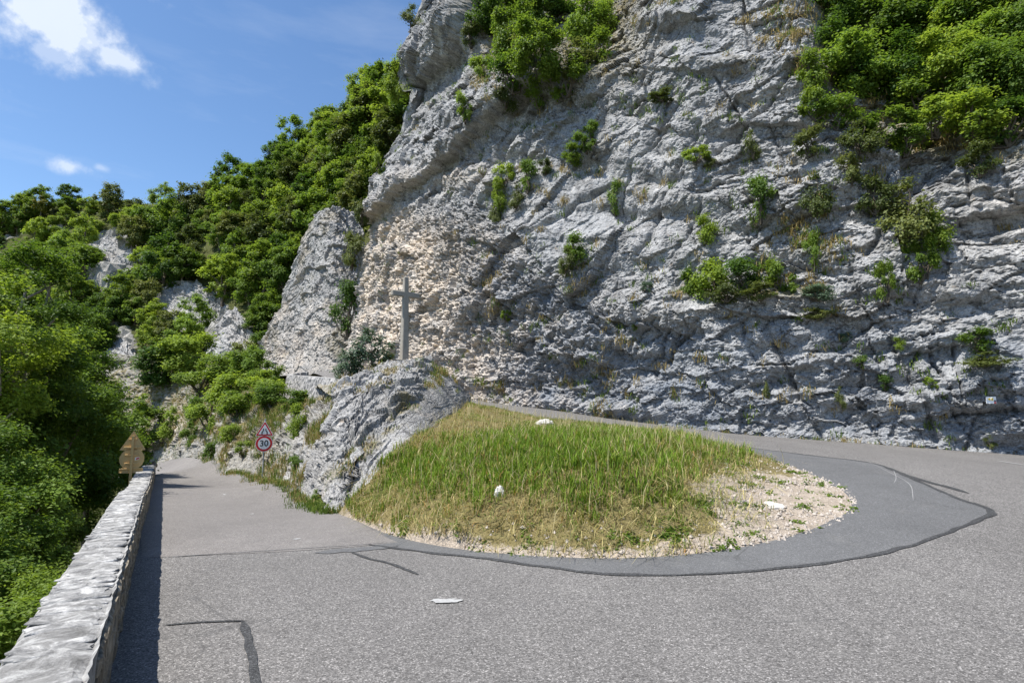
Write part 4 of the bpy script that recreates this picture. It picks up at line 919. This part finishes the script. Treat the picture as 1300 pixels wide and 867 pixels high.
def island_grass():
    r = np.random.default_rng(5); lo, hi = O2.min(0), O2.max(0); N = 330000
    q = lo + r.random((N, 2)) * (hi - lo); q = q[in_poly(q[:, 0], q[:, 1], O2)]
    z = isl_z(q[:, 0], q[:, 1]) + .02; P = np.column_stack([q, z]); px, py, _ = project(P)
    n1 = fbm(P * [.9, .9, 0], 4, .6, 71); n2 = fbm(P * [2.6, 2.6, 0], 3, .6, 72); n3 = fbm(P * [.35, .35, 0], 3, .5, 73)
    foot = sstep(py - pl(px, [(430, 655), (520, 672), (650, 684), (760, 680), (850, 650), (900, 612), (960, 585)]), -26, 24)
    tip = sstep(px, 880, 940) * sstep(py, 575, 610); edgep = sstep(px, 980, 1040)
    dens = .9 - .6 * foot - .8 * tip - .5 * edgep + n1 * .75 + n2 * .55
    dens -= .6 * np.exp(-((px - 905) / 45) ** 2 - ((py - 622) / 20) ** 2)
    keep = r.random(len(P)) < np.clip(dens, .03, 1) * .62
    P, px, py, n1, n2, n3, foot, tip = [a[keep] for a in (P, px, py, n1, n2, n3, foot, tip)]
    n = len(P)
    green = np.exp(-((px - 720) / 150) ** 2 - ((py - 575) / 36) ** 2) * 1.15 * .5 + .22 + .45 * np.exp(-((px - 520) / 60) ** 2 - ((py - 600) / 24) ** 2) + .35 * np.exp(-((px - 790) / 90) ** 2 - ((py - 640) / 26) ** 2) - .5 * np.exp(-((px - 600) / 50) ** 2 - ((py - 540) / 16) ** 2) - .25 * foot
    g = np.clip(green + n1 * .8 + n3 * .5 + n2 * .4 + (r.random(n) - .5) * .7, 0, 1)
    H = (.09 + .22 * g + .09 * r.random(n)) * (.55 + 1.1 * np.clip(n2 + .3, 0, 1)) * (1 - .55 * foot) * (1 - .5 * tip) * (.35 + .65 * sstep(py, 532, 562)) * (.65 + .7 * r.random(n))
    cg1, cg2 = np.array([.075, .15, .014]), np.array([.20, .29, .03]); cd1, cd2 = np.array([.28, .225, .085]), np.array([.50, .42, .20])
    a = r.random(n)[:, None]; cg = cg1 * (1 - a) + cg2 * a; cd = cd1 * (1 - a) + cd2 * a; gg = sstep(g, .22, .55)[:, None]
    col = cg * gg + cd * (1 - gg); col = np.where(r.random(n)[:, None] < .10, cd, col)
    col *= (.78 + .5 * np.clip(n2 * .8 + n1 * .5 + .5, 0, 1))[:, None]; col *= np.where((r.random(n) < .12)[:, None], np.array([.9, .62, .5]), 1.0)
    lean = .35 + .9 * (1 - gg[:, 0]) + .3 * r.random(n)
    blades('grass', P, H, .010 + .010 * gg[:, 0] + np.where(r.random(n) < .1, .012, 0), lean, col, 6)
    # mown stalks lying in all directions
    q = lo + r.random((60000, 2)) * (hi - lo); q = q[in_poly(q[:, 0], q[:, 1], O2)]; Hh = np.column_stack([q, isl_z(q[:, 0], q[:, 1]) + .03]); hx, hy, _ = project(Hh)
    hk = (sstep(hy - pl(hx, [(430, 610), (520, 625), (650, 640), (760, 640), (860, 620), (960, 580)]), -30, 20) * (1 - sstep(hx, 900, 1000)) + .25 * np.exp(-((hx - 610) / 70) ** 2 - ((hy - 545) / 20) ** 2)) * np.clip(.5 + 1.6 * fbm(Hh * [1.2, 1.2, 0], 3, .6, 79), 0, 1) > r.random(len(Hh)) * .75
    Hh = Hh[hk]; m2 = len(Hh); hc = np.array([.30, .25, .10]) * (1 - r.random((m2, 1))) + np.array([.50, .43, .22]) * r.random((m2, 1))
    hc = np.where(r.random((m2, 1)) < .3, np.array([.16, .21, .05]), hc)
    blades('mown_hay', Hh, .16 + .22 * r.random(m2), np.full(m2, .011), 1.7 + .5 * r.random(m2), hc, 19)
    # seed heads: long pale stems rising over the rest
    k = r.random(n) < .018 * (1 - foot * .8)
    Q = P[k]; m_ = len(Q); blades('seed_heads', Q, .45 + .3 * r.random(m_), np.full(m_, .012), .35 + .5 * r.random(m_), np.tile([.52, .45, .25], (m_, 1)) * (.7 + .5 * r.random((m_, 1))), 9)
    # low broad-leaved weeds along the foot and the tip
    q = lo + r.random((60000, 2)) * (hi - lo); q = q[in_poly(q[:, 0], q[:, 1], O2)]; W = np.column_stack([q, isl_z(q[:, 0], q[:, 1]) + .04]); wx, wy, _ = project(W)
    nn = fbm(W * [1.6, 1.6, 0], 3, .6, 74)
    ft = sstep(wy - pl(wx, [(430, 655), (520, 672), (650, 684), (760, 680), (850, 650), (900, 612), (960, 585)]), -26, 24)
    kk = (r.random(len(W)) * (1 + 1.2 * sstep(wx, 900, 1000)) < np.clip(nn * 2.2 - .05, 0, 1) * (.12 + .88 * ft)); W = W[kk]
    me = leaf_mesh('weeds', W, np.full(len(W), .10), len(W) * 9, .042, 8, up=1.0, flat=.45, elong=1.5, shell=.05)
    o = link('low_weeds', me, MAT['leaf_ash']); o['kind'] = 'stuff'
island_grass()
def surface_tufts(name, V, sel, n, hmin, hmax, seed, greenp=.5, k=9, spread=.09, bw=.022):
    r = np.random.default_rng(seed); idx = np.where(sel)[0]
    if len(idx) == 0: return
    c = V[r.choice(idx, n)]
    P = np.repeat(c, k, 0) + r.normal(size=(n * k, 3)) * [spread, spread, spread * .8]
    H = np.repeat(hmin + (hmax - hmin) * r.random(n), k) * (.6 + .7 * r.random(n * k))
    g = np.repeat(r.random(n) < greenp, k)[:, None]; a = r.random((n * k, 1))
    col = np.where(g, np.array([.06, .11, .018]) * (1 - a) + np.array([.17, .23, .04]) * a, np.array([.24, .18, .07]) * (1 - a) + np.array([.42, .33, .15]) * a)
    blades(name, P, H, np.full(n * k, bw), .4 + .6 * r.random(n * k), col, seed + 1)
bx, by, bd = project(BV); bn = fbm(BV * .35, 4, .6, 12)
bveg = (1 - sstep(bx, 330, 420)) * .5 + sstep(bn, -.1, .25) * .7 - sstep(by, 540, 600) * .3
surface_tufts('bank_grass', BV, (bveg > .38) & (bx > 180) & (by > 440) & ((bx < 340) | (by > 512)), 5200, .25, .55, 81, .62)
ox, oy, od = project(OV); on = fbm(OV * .8, 4, .6, 44)
L_ = np.abs((oy - 595) - (ox - 440) * -1.0) / 1.4
surface_tufts('outcrop_grass', OV, ((np.exp(-(L_ / 9) ** 2) * sstep(on, -.15, .1) > .45) & (oy < 610)) | ((on > .14) & (oy < 500)), 420, .08, .22, 83, .4)
cn_ = fbm(CV * .9, 3, .6, 66) + fbm(CV * .12, 3, .5, 67) * .8
surface_tufts('cliff_grass', CV, (cn_ > .3) & (CQX > 600) & (CQX < 1320) & (CQY > 0) & (CQY < 560) & (CQD > 1), 900, .18, .42, 85, .35, 22, .15, .034)
surface_tufts('cliff_cushions', CV, (cn_ < -.3) & (CQX > 480) & (CQX < 1320) & (CQY > 0) & (CQY < 560) & (CQD > 1), 420, .14, .3, 87, .85, 22, .13, .036)
# verge along the lower road's right edge, the foot of the cliff and the parapet
def verge_line(name, pts, n, width, h0, h1, seed, greenp):
    P = spline([p[:2] for p in pts], 200); r = np.random.default_rng(seed); i = r.integers(0, 200, n); q = P[i] + r.normal(size=(n, 2)) * width
    V = np.column_stack([q, road_z(q[:, 0], q[:, 1])]); surface_tufts(name, V, np.ones(len(V), bool), n, h0, h1, seed, greenp)
verge_line('verge_grass', [b2 * .8 + b3 * .2, b3, b4, b5], 700, .22, .08, .22, 91, .7)
verge_line('verge_grass', [atz(395, 640, -.85), atz(410, 648, -.75), b5], 260, .25, .08, .2, 93, .95)
verge_line('cliff_foot_grass', [CL[2]] + cl_r + [CL[8], CL[9], CL[10]], 300, .12, .06, .22, 95, .5)

# ------------------------------------------------------------------ loose stones on the island
def stone_mesh(name, seed, sx, sy, sz, sub=2, jag=.22):
    bm = bmesh.new(); bmesh.ops.create_icosphere(bm, subdivisions=sub, radius=1.0)
    V = np.array([v.co[:] for v in bm.verts]); d = fbm(V * 1.1 + seed * 7.3, 3, .6, seed); f, e = facets(V[:, 0] * 1.3 + seed, V[:, 2] * 1.3 + V[:, 1], seed + 3)
    for v, a, b in zip(bm.verts, d, f): v.co = v.co * (1 + a * jag * 2 + b * jag); v.co.x *= sx; v.co.y *= sy; v.co.z *= sz
    return bm_mesh(name, bm)
def simple_stone():
    t = NT('stone'); n = t.noise(9, 8, .7); f = t.noise(60, 4, .7)
    c = t.ramp(n, [(.3, (.40, .38, .34)), (.6, (.68, .66, .61))]); c = t.mix(.4, c, t.ramp(f, [(.3, .6), (.6, 1.0)]), 'MULTIPLY')
    return t.bsdf(c, .95, t.bump(n, .6, .05), .15)
MAT['stone'] = simple_stone()
MAT['gravel'] = plain('gravel', (.40, .355, .31), .95, 0, .35, 5, .1)
def isl_pt(px, py):
    Yb = np.linspace(7, 32, 400); best = None
    for Y in Yb:
        p = at(px, py, Y)
        if p[2] <= isl_z(p[0], p[1]): return p
    return at(px, py, 12)
for (px, py, sx, sy, sz, rz, tilt, lab) in [(982, 645, .21, .10, .09, -.9, .25, 'long white stone lying on the gravel tip of the island'), (634, 632, .10, .10, .17, .3, .2, 'upright white stone in the grass above the road'), (692, 541, .42, .3, .22, .1, 0, 'broad white boulder on the crest of the grass island'), (336, 0, 0, 0, 0, 0, 0, '')]:
    if not lab: continue
    p = isl_pt(px, py); o = link('stone', stone_mesh('stone', int(px), sx, sy, sz, 3), MAT['stone']); o.location = Vector(p) + Vector((0, 0, sz * .35)); o.rotation_euler = (tilt, 0, rz); tag(o, lab, 'stone')
def pebbles(name, n, seed, sel):
    r = np.random.default_rng(seed); lo, hi = O2.min(0), O2.max(0); q = lo + r.random((n * 30, 2)) * (hi - lo); q = q[in_poly(q[:, 0], q[:, 1], O2)]
    P = np.column_stack([q, isl_z(q[:, 0], q[:, 1])]); x, y, d = project(P); P = P[sel(x, y) > r.random(len(P))][:n]
    base = np.array([(1, 0, 0), (-1, 0, 0), (0, 1, 0), (0, -1, 0), (0, 0, 1), (0, 0, -1)], float); tri = np.array([(0, 2, 4), (2, 1, 4), (1, 3, 4), (3, 0, 4), (2, 0, 5), (1, 2, 5), (3, 1, 5), (0, 3, 5)])
    m_ = len(P); s = .012 + .04 * r.random((m_, 1, 1)) ** 3; V = P[:, None] + base[None] * s * (.6 + .7 * r.random((m_, 6, 1))) + [0, 0, .03]
    V = V.reshape(-1, 3); F = (np.arange(m_)[:, None, None] * 6 + tri[None]).reshape(-1, 3)
    o = link(name, raw_mesh(name, V, F), MAT['gravel']); o['kind'] = 'stuff'
pebbles('gravel', 2800, 14, lambda x, y: np.clip(sstep(x, 860, 960) * sstep(y, 575, 625) + .35 * sstep(y, 650, 680) + .5 * sstep(x, 840, 900) * (1 - sstep(y, 560, 600)), 0, 1))

# ------------------------------------------------------------------ parapet on the left
def wall_stone_material(name, c0, c1, c2):
    t = NT(name); oi = t.n('ObjectInfo'); tcn = t.pos()
    n = t.noise(4.5, 9, .72, dist=.8); f = t.noise(26, 7, .72)
    col = t.ramp(n, [(.38, c0), (.50, c1), (.60, c2)])
    col = t.mix(.55, col, t.ramp(f, [(.32, .5), (.6, 1.0)]), 'MULTIPLY')
    col = t.mix(.35, col, t.ramp(oi.outputs['Random'], [(0, .45), (1, 1.1)]), 'MULTIPLY')
    return t.bsdf(col, .95, t.bump(f, .8, .02, t.bump(n, .6, .05)), .12)
MAT['coping'] = wall_stone_material('coping_stone', (.20, .198, .195), (.37, .365, .355), (.63, .62, .60))
MAT['mortar'] = wall_stone_material('mortar', (.17, .167, .16), (.30, .295, .285), (.46, .455, .44))
MAT['wallstone'] = wall_stone_material('wall_stone', (.15, .13, .10), (.30, .26, .20), (.42, .38, .31))
WH, WT = .70, .56       # height above the road, thickness
def wall_pt(d, across, h):
    """d metres along the wall, across: 0 on the road face growing outwards"""
    p = WL[0] + wdir * d - wnor * across; b = WL[0] + wdir * d + wnor * .2
    if d < -7: # bends round behind the camera with the road
        a = (-7 - d) * .22; p = WL[0] + wdir * -7 + np.array([math.cos(-math.pi / 2 + a * .9), math.sin(-math.pi / 2 + a * .9)]) * (-7 - d) - wnor * across; b = p
    return np.array([p[0], p[1], float(road_z(b[0], b[1])) + h])
def parapet():
    root = thing('stone_parapet', wall_pt(2, WT / 2, 0), 'low dry stone parapet with pale flat coping along the lower road', 'wall')
    inv = np.array(root.location)
    ds = np.arange(-9, 26.6, .12); rows = []
    prof = [(0.02, -.5), (0.0, .1), (.005, .4), (.0, .7), (.03, WH - .03), (.1, WH - .012), (.2, WH), (.3, WH), (.4, WH - .005), (.5, WH - .015), (WT - .03, WH - .04), (WT, .6), (WT + .04, 0), (WT + .1, -2.5)]
    for d in ds: rows.append([wall_pt(d, a, h) for a, h in prof])
    V = np.array(rows).reshape(-1, 3); nz = fbm(V * 3.2, 4, .6, 5) * .03 + fbm(V * 9, 3, .6, 6) * .022
    V[:, 2] += nz * .6; V[:, :2] += wnor * nz[:, None]
    part('wall_core', raw_mesh('wall_core', V - inv, grid_faces(len(ds), len(prof)), None, False), MAT['mortar'], root)
    # coping stones: irregular slabs laid across, proud of the mortar
    protos = []
    for k in range(14):
        r = np.random.default_rng(300 + k); m_ = 16; th = np.linspace(0, 2 * math.pi, m_, endpoint=False)
        ex = np.sign(np.cos(th)) * np.abs(np.cos(th)) ** .42 * .5 * (1 + .10 * r.normal(size=m_)); ey = np.sign(np.sin(th)) * np.abs(np.sin(th)) ** .42 * .5 * (1 + .09 * r.normal(size=m_))
        V = np.vstack([np.column_stack([ex, ey, np.full(m_, -1.0)]), np.column_stack([ex, ey, .0 + .25 * r.random(m_)]), np.column_stack([ex * .86, ey * .8, .75 + .5 * r.random(m_)]), [[0, 0, 1.1]]])
        F = [(i, (i + 1) % m_, m_ + (i + 1) % m_) for i in range(m_)] + [(i, m_ + (i + 1) % m_, m_ + i) for i in range(m_)] + [(m_ + i, m_ + (i + 1) % m_, 2 * m_ + (i + 1) % m_) for i in range(m_)] + [(m_ + i, 2 * m_ + (i + 1) % m_, 2 * m_ + i) for i in range(m_)] + [(2 * m_ + i, 2 * m_ + (i + 1) % m_, 3 * m_) for i in range(m_)]
        protos.append(raw_mesh('coping_stone', V, np.array(F), None, False)); protos[-1].materials.append(MAT['coping'])
    r = np.random.default_rng(17); d = -4.6; cntp = 0; wang = math.atan2(wdir[1], wdir[0])
    while d < 26.3:
        L = r.choice([.09, .13, .18, .25]) * (.8 + .5 * r.random()) * (1.0 if d < 12 else 1.5); two = r.random() < .4
        segs = [(.035 + .05 * r.random(), WT - .03)] if not two else ([(.035, WT * (.3 + .3 * r.random())), None])
        if two: segs[1] = (segs[0][1] + .02, WT - .02)
        for (a0, a1) in segs:
            if r.random() < .24: continue
            a1 = min(a1, WT - .03 - .06 * r.random()); p = wall_pt(d + L / 2, (a0 + a1) / 2, WH - .006)
            o = bpy.data.objects.new('coping_stone', protos[r.integers(14)]); C.objects.link(o); o.parent = root
            o.location = Vector(p - inv); o.scale = (max(L * 1.06, .05), (a1 - a0) * 1.03, .006 + .011 * r.random()); o.rotation_euler = (r.normal() * .03, r.normal() * .02, wang + r.normal() * .07 + .07); cntp += 1
        d += L * (1.10 + .22 * r.random())
    # face stones
    fp = []
    for k in range(8):
        bm = bmesh.new(); add_box(bm, (0, 0, 0), (1, 1, 1), None, .1); 
        for v in bm.verts: v.co += Vector((random.uniform(-.09, .09), random.uniform(-.05, .05), random.uniform(-.09, .09)))
        fp.append(bm_mesh('face_stone', bm)); fp[-1].materials.append(MAT['wallstone'])
    for (h0, h1) in ((.0, .17), (.17, .33), (.33, .5), (.5, .665)):
        d = -2.6 + r.random() * .3; lim = 8.6
        while d < lim and cntp < 298:
            L = .16 + .3 * r.random() + (0 if d < 5 else .15); p = wall_pt(d + L / 2, .05, (h0 + h1) / 2)
            o = bpy.data.objects.new('face_stone', fp[r.integers(8)]); C.objects.link(o); o.parent = root; o.location = Vector(p - inv)
            o.scale = (L * .93, .16, (h1 - h0) * .9); o.rotation_euler = (r.normal() * .04, r.normal() * .04, wang + r.normal() * .04); cntp += 1
            d += L
    # the stones farther along, too small to tell apart
    bm = bmesh.new(); d = 8.6
    while d < 26.4:
        L = .22 + .3 * r.random()
        for (h0, h1) in ((.0, .22), (.22, .44), (.44, .665)):
            p = wall_pt(d + L / 2 + r.normal() * .05, .05, (h0 + h1) / 2) - inv
            add_box(bm, p, (L * .9, .15 + .04 * r.random(), (h1 - h0) * .88), Matrix.Rotation(wang + r.normal() * .05, 3, 'Z'), .0)
        d += L
    o = part('far_face_stones', bm_mesh('far_face_stones', bm), MAT['wallstone'], root); o['kind'] = 'stuff'
parapet()

# --- timber guard rail where the parapet ends
MAT['timber'] = plain('weathered_timber', (.20, .17, .14), .9, 0, .35, 14, .15)
def guard_rail():
    root = thing('timber_guard_rail', wall_pt(27, .1, 0), 'weathered timber guard rail beyond the end of the parapet', 'railing'); inv = np.array(root.location)
    for k in range(8):
        d = 26.9 + k * 2.0; p = wall_pt(d, .15, 0) - inv; V, F = tube([p + [0, 0, -.4], p + [0, 0, .3], p + [0, 0, .78]], [.09, .085, .08], 8)
        part('post', raw_mesh('post', V, F), MAT['timber'], root)
    for h in (.62,):
        V, F = tube([wall_pt(d, .04, h) - inv for d in np.arange(26.7, 42, 1.0)], [.085] * 16, 8); part('rail', raw_mesh('rail', V, F), MAT['timber'], root)
guard_rail()

# --- retaining wall of the upper road, beyond the outcrop
MAT['masonry'] = wall_stone_material('masonry', (.24, .24, .24), (.44, .43, .42), (.60, .58, .56))
def retaining():
    pts = [at(440, 483, 41), at(414, 479, 43.5), at(388, 477, 46), at(372, 476, 48), at(365, 475, 50.5), at(371, 473.5, 53), at(388, 471.5, 54.5)]
    root = thing('retaining_wall', pts[0] - np.array([0, 0, 2]), 'pale rubble retaining wall curving round the upper road', 'wall'); inv = np.array(root.location)
    P = spline(pts, 160); T = np.gradient(P, axis=0)[:, :2]; T /= np.linalg.norm(T, axis=1)[:, None]; Nn = np.stack([-T[:, 1], T[:, 0]], 1)
    if (Nn[0] @ (EYE[:2] - P[0, :2])) < 0: Nn = -Nn
    prof = [(-.42, -.75), (-.4, -.04), (-.2, .0), (0, -.03)] + [(.02 + .03 * k, -.03 - .22 * k) for k in range(1, 13)]
    V = []
    for a, h in prof:
        q = P.copy(); q[:, :2] += Nn * a; q[:, 2] += h; V.append(q)
    V = np.array(V).reshape(-1, 3); f, e = facets(np.tile(np.linspace(0, 26, 160), len(prof)) / .34, V[:, 2] / .24, 31)
    dd = f * .1 - np.clip(.12 - e, 0, 1) * .6
    V[:, :2] += np.tile(Nn, (len(prof), 1)) * dd[:, None]
    part('masonry', raw_mesh('masonry', V - inv, grid_faces(len(prof), 160), None, False), MAT['masonry'], root)
retaining()

# ------------------------------------------------------------------ cross on the outcrop
MAT['concrete'] = plain('weathered_concrete', (.29, .27, .235), .9, 0, .3, 5, .15)
def cross():
    b = at(513, 458, 32.3); H = 4.85
    root = thing('cross', b, 'tall weathered stone cross on a plinth in front of the cliff', 'cross', None, R(38))
    V = []
    bm = bmesh.new(); add_box(bm, (0, 0, 0), (1, 1, 1)); 
    for v in bm.verts:
        k = .5 - v.co.z; w = .28 + .15 * k; v.co.x *= w; v.co.y *= w * .85; v.co.z = (v.co.z + .5) * H
    es = [e for e in bm.edges]; bmesh.ops.bevel(bm, geom=es, offset=.035, segments=1, affect='EDGES')
    part('upright', bm_mesh('upright', bm), MAT['concrete'], root)
    bm = bmesh.new(); add_box(bm, (0, 0, H * .79), (1.75, .25, .32), None, .04); part('cross_arm', bm_mesh('cross_arm', bm), MAT['concrete'], root)
    bm = bmesh.new(); add_box(bm, (.15, -.05, -.22), (2.0, 1.5, .44), None, .03); part('plinth', bm_mesh('plinth', bm), MAT['concrete'], root)
cross()

# ------------------------------------------------------------------ road signs
MAT['white'] = plain('sign_white', (.78, .78, .77), .45, 0, .04, 20); MAT['red'] = plain('sign_red', (.55, .015, .02), .45, 0, .08, 20); MAT['black'] = plain('sign_black', (.02, .02, .022), .5, 0, .1, 20)
MAT['galv'] = plain('galvanised_steel', (.38, .41, .44), .5, .4, .15, 12); MAT['ochre'] = plain('ochre_paint', (.56, .38, .165), .65, 0, .10, 18)
MAT['yellow'] = plain('yellow_print', (.75, .50, .03), .5, 0, .05, 20)
def ngon(bm, pts, y0, y1):
    """prism in the XZ plane between depths y0 and y1"""
    a = [bm.verts.new((x, y0, z)) for x, z in pts]; b = [bm.verts.new((x, y1, z)) for x, z in pts]; n = len(pts)
    bm.faces.new(a[::-1] if y0 > y1 else a); bm.faces.new(b if y0 > y1 else b[::-1])
    for i in range(n): bm.faces.new((a[i], b[i], b[(i + 1) % n], a[(i + 1) % n]))
    bmesh.ops.recalc_face_normals(bm, faces=bm.faces[:])
def rtri(c, r, rad, seg=5):
    """triangle pointing up with rounded corners: c centre z, r circumradius"""
    out = []
    for k in range(3):
        a = R(90 + 120 * k); q = np.array([math.cos(a), math.sin(a)]) * (r - 2 * rad)
        for j in range(seg): t = a + R(-60 + 120 * j / (seg - 1)); out.append((q[0] + rad * math.cos(t), c + q[1] + rad * math.sin(t)))
    return out
disc = lambda c, r, n=40: [(r * math.cos(2 * math.pi * i / n), c + r * math.sin(2 * math.pi * i / n)) for i in range(n)]
def speed_sign():
    b = atz(333, 608, -1.2); k = float(b[1]) / F_PX          # metres per pixel there
    root = thing('road_sign', b, 'speed limit 30 and road narrows signs on a grey post beside the rocks', 'road sign', None, math.atan2(-b[0], b[1]) * .9)
    V, F = tube([(0, .05, -.3), (0, .05, 1.0), (0, .05, 74 * k)], [.035] * 3, 10); part('post', raw_mesh('post', V, F, None, True), MAT['galv'], root)
    cz, r = 43.5 * k, 10.2 * k
    bm = bmesh.new(); ngon(bm, disc(cz, r), .015, -.006); p = part('speed_disc', bm_mesh('speed_disc', bm), MAT['white'], root)
    bm = bmesh.new(); ngon(bm, disc(cz, r * .94), -.006, -.010); part('red_ring', bm_mesh('red_ring', bm), MAT['red'], p)
    bm = bmesh.new(); ngon(bm, disc(cz, r * .69), -.010, -.014); part('white_centre', bm_mesh('white_centre', bm), MAT['white'], p)
    cu = bpy.data.curves.new('digits', 'FONT'); cu.body = '30'; cu.size = r * 1.02; cu.align_x = 'CENTER'; cu.align_y = 'CENTER'; cu.extrude = .003; cu.offset = .006
    tmp = bpy.data.objects.new('digits_tmp', cu); C.objects.link(tmp); dg = bpy.context.evaluated_depsgraph_get(); me = bpy.data.meshes.new_from_object(tmp.evaluated_get(dg)); bpy.data.objects.remove(tmp)
    me.materials.clear(); o = part('digits', me, MAT['black'], p); o.location = (0, -.018, cz); o.rotation_euler = (R(90), 0, 0)
    tc_, tr_ = 59.2 * k, 12.6 * k
    bm = bmesh.new(); ngon(bm, rtri(tc_, tr_, .03), .015, -.006); p = part('warning_triangle', bm_mesh('warning_triangle', bm), MAT['white'], root)
    bm = bmesh.new(); ngon(bm, rtri(tc_, tr_ * .92, .03), -.006, -.010); part('red_border', bm_mesh('red_border', bm), MAT['red'], p)
    bm = bmesh.new(); ngon(bm, rtri(tc_, tr_ * .66, .012), -.010, -.014); part('white_field', bm_mesh('white_field', bm), MAT['white'], p)
    u = tr_ / 12.6
    for s in (-1, 1):
        bm = bmesh.new(); pts = [(s * u * x, tc_ + u * z) for x, z in ((3.6, -4.2), (3.6, -1.4), (1.9, .8), (1.9, 3.0), (.8, 3.0), (.8, .5), (2.3, -1.8), (2.3, -4.2))]
        ngon(bm, pts if s > 0 else pts[::-1], -.014, -.018); part('narrowing_line', bm_mesh('narrowing_line', bm), MAT['black'], p)
speed_sign()
def sign_back():
    b = atz(168, 640, -1.0); dd_ = np.arange(6, 26, .25); qq_ = np.array([wall_pt(d, WT + .2, 0) for d in dd_]); qx_ = project(qq_)[0]; qb = qq_[np.argmin(np.abs(qx_ - 162))]; b = at(164, 628, qb[1]); k = b[1] / F_PX
    root = thing('road_sign', b, 'ochre painted back of a triangle, disc and plate sign above the parapet', 'road sign', None, math.atan2(-b[0], b[1]) * .75)
    z = lambda py: (628 - py) * k
    bm = bmesh.new(); add_box(bm, (0, -.05, z(603)), (.085, .07, z(556) - z(650))); part('post', bm_mesh('post', bm), MAT['ochre'], root)
    def batten(cz, w, p, h=.055): bm = bmesh.new(); add_box(bm, (0, -.028, cz), (w, .045, h), None, .006); part('batten', bm_mesh('batten', bm), MAT['ochre'], p)
    tc_ = z(565.5)
    bm = bmesh.new(); ngon(bm, rtri(tc_, 16.2 * k, .02), .012, -.004); p = part('triangle_panel', bm_mesh('triangle_panel', bm), MAT['ochre'], root); batten(z(560), 8.5 * k, p); batten(z(570), 18 * k, p)
    bm = bmesh.new(); ngon(bm, disc(z(584.5), 13.2 * k), .012, -.004); p = part('disc_panel', bm_mesh('disc_panel', bm), MAT['ochre'], root); batten(z(579.5), 15 * k, p); batten(z(590), 15 * k, p)
    bm = bmesh.new(); ngon(bm, [(3.2 * k, z(586)), (7.8 * k, z(585)), (7.8 * k, z(582)), (3.2 * k, z(582.6))], -.004, -.007); part('sticker', bm_mesh('sticker', bm), MAT['white'], p)
    bm = bmesh.new(); ngon(bm, [(4.2 * k, z(585.3)), (7.6 * k, z(584.6)), (7.6 * k, z(582.6)), (4.6 * k, z(583.4))], -.007, -.009); part('sticker_print', bm_mesh('sticker_print', bm), MAT['red'], p)
    bm = bmesh.new(); add_box(bm, (0, .004, z(598.5)), (25 * k, .016, 6 * k), None, .004); p = part('lower_plate', bm_mesh('lower_plate', bm), MAT['ochre'], root); batten(z(596.2), 24 * k, p, .035); batten(z(600.8), 24 * k, p, .035)
sign_back()
def trail_plate():
    P, nn = cliff_at(1254, 509); d = np.array([nn[0], nn[1], 0]); k = P[1] / F_PX
    root = thing('trail_plate', P - d * .22, 'small white trail plate with yellow arrow fixed low on the cliff', 'sign', None, math.atan2(-d[0], d[1]))
    w, h = 4.9 * k, 4.3 * k
    bm = bmesh.new(); add_box(bm, (0, .05, 0), (2 * w, .12, 2 * h), None, .004); p = part('plate', bm_mesh('plate', bm), MAT['white'], root)
    bm = bmesh.new(); ngon(bm, [(-.7 * w, .25 * h), (-.1 * w, .75 * h), (-.1 * w, -.2 * h)], -.010, -.014); part('arrow_head', bm_mesh('arrow_head', bm), MAT['yellow'], p)
    bm = bmesh.new(); ngon(bm, [(.05 * w, .65 * h), (.42 * w, .65 * h), (.42 * w, -.15 * h), (.05 * w, -.15 * h)], -.010, -.014); part('arrow_tail', bm_mesh('arrow_tail', bm), MAT['yellow'], p)
    bm = bmesh.new(); ngon(bm, [(.55 * w, -.5 * h), (.95 * w, -.5 * h), (.95 * w, -.95 * h), (.55 * w, -.95 * h)], -.010, -.014); part('red_square', bm_mesh('red_square', bm), MAT['red'], p)
    bm = bmesh.new(); ngon(bm, [(.55 * w, 0), (.95 * w, 0), (.95 * w, -.4 * h), (.55 * w, -.4 * h)], -.010, -.014); part('dark_square', bm_mesh('dark_square', bm), MAT['black'], p)
trail_plate()
# leftovers of the prototypes that were never placed
for o in list(C.objects):
    if o.parent is None and o.get('label') == 'x':
        for c in [c for c in C.objects if c.parent == o]: bpy.data.objects.remove(c)
        bpy.data.objects.remove(o)
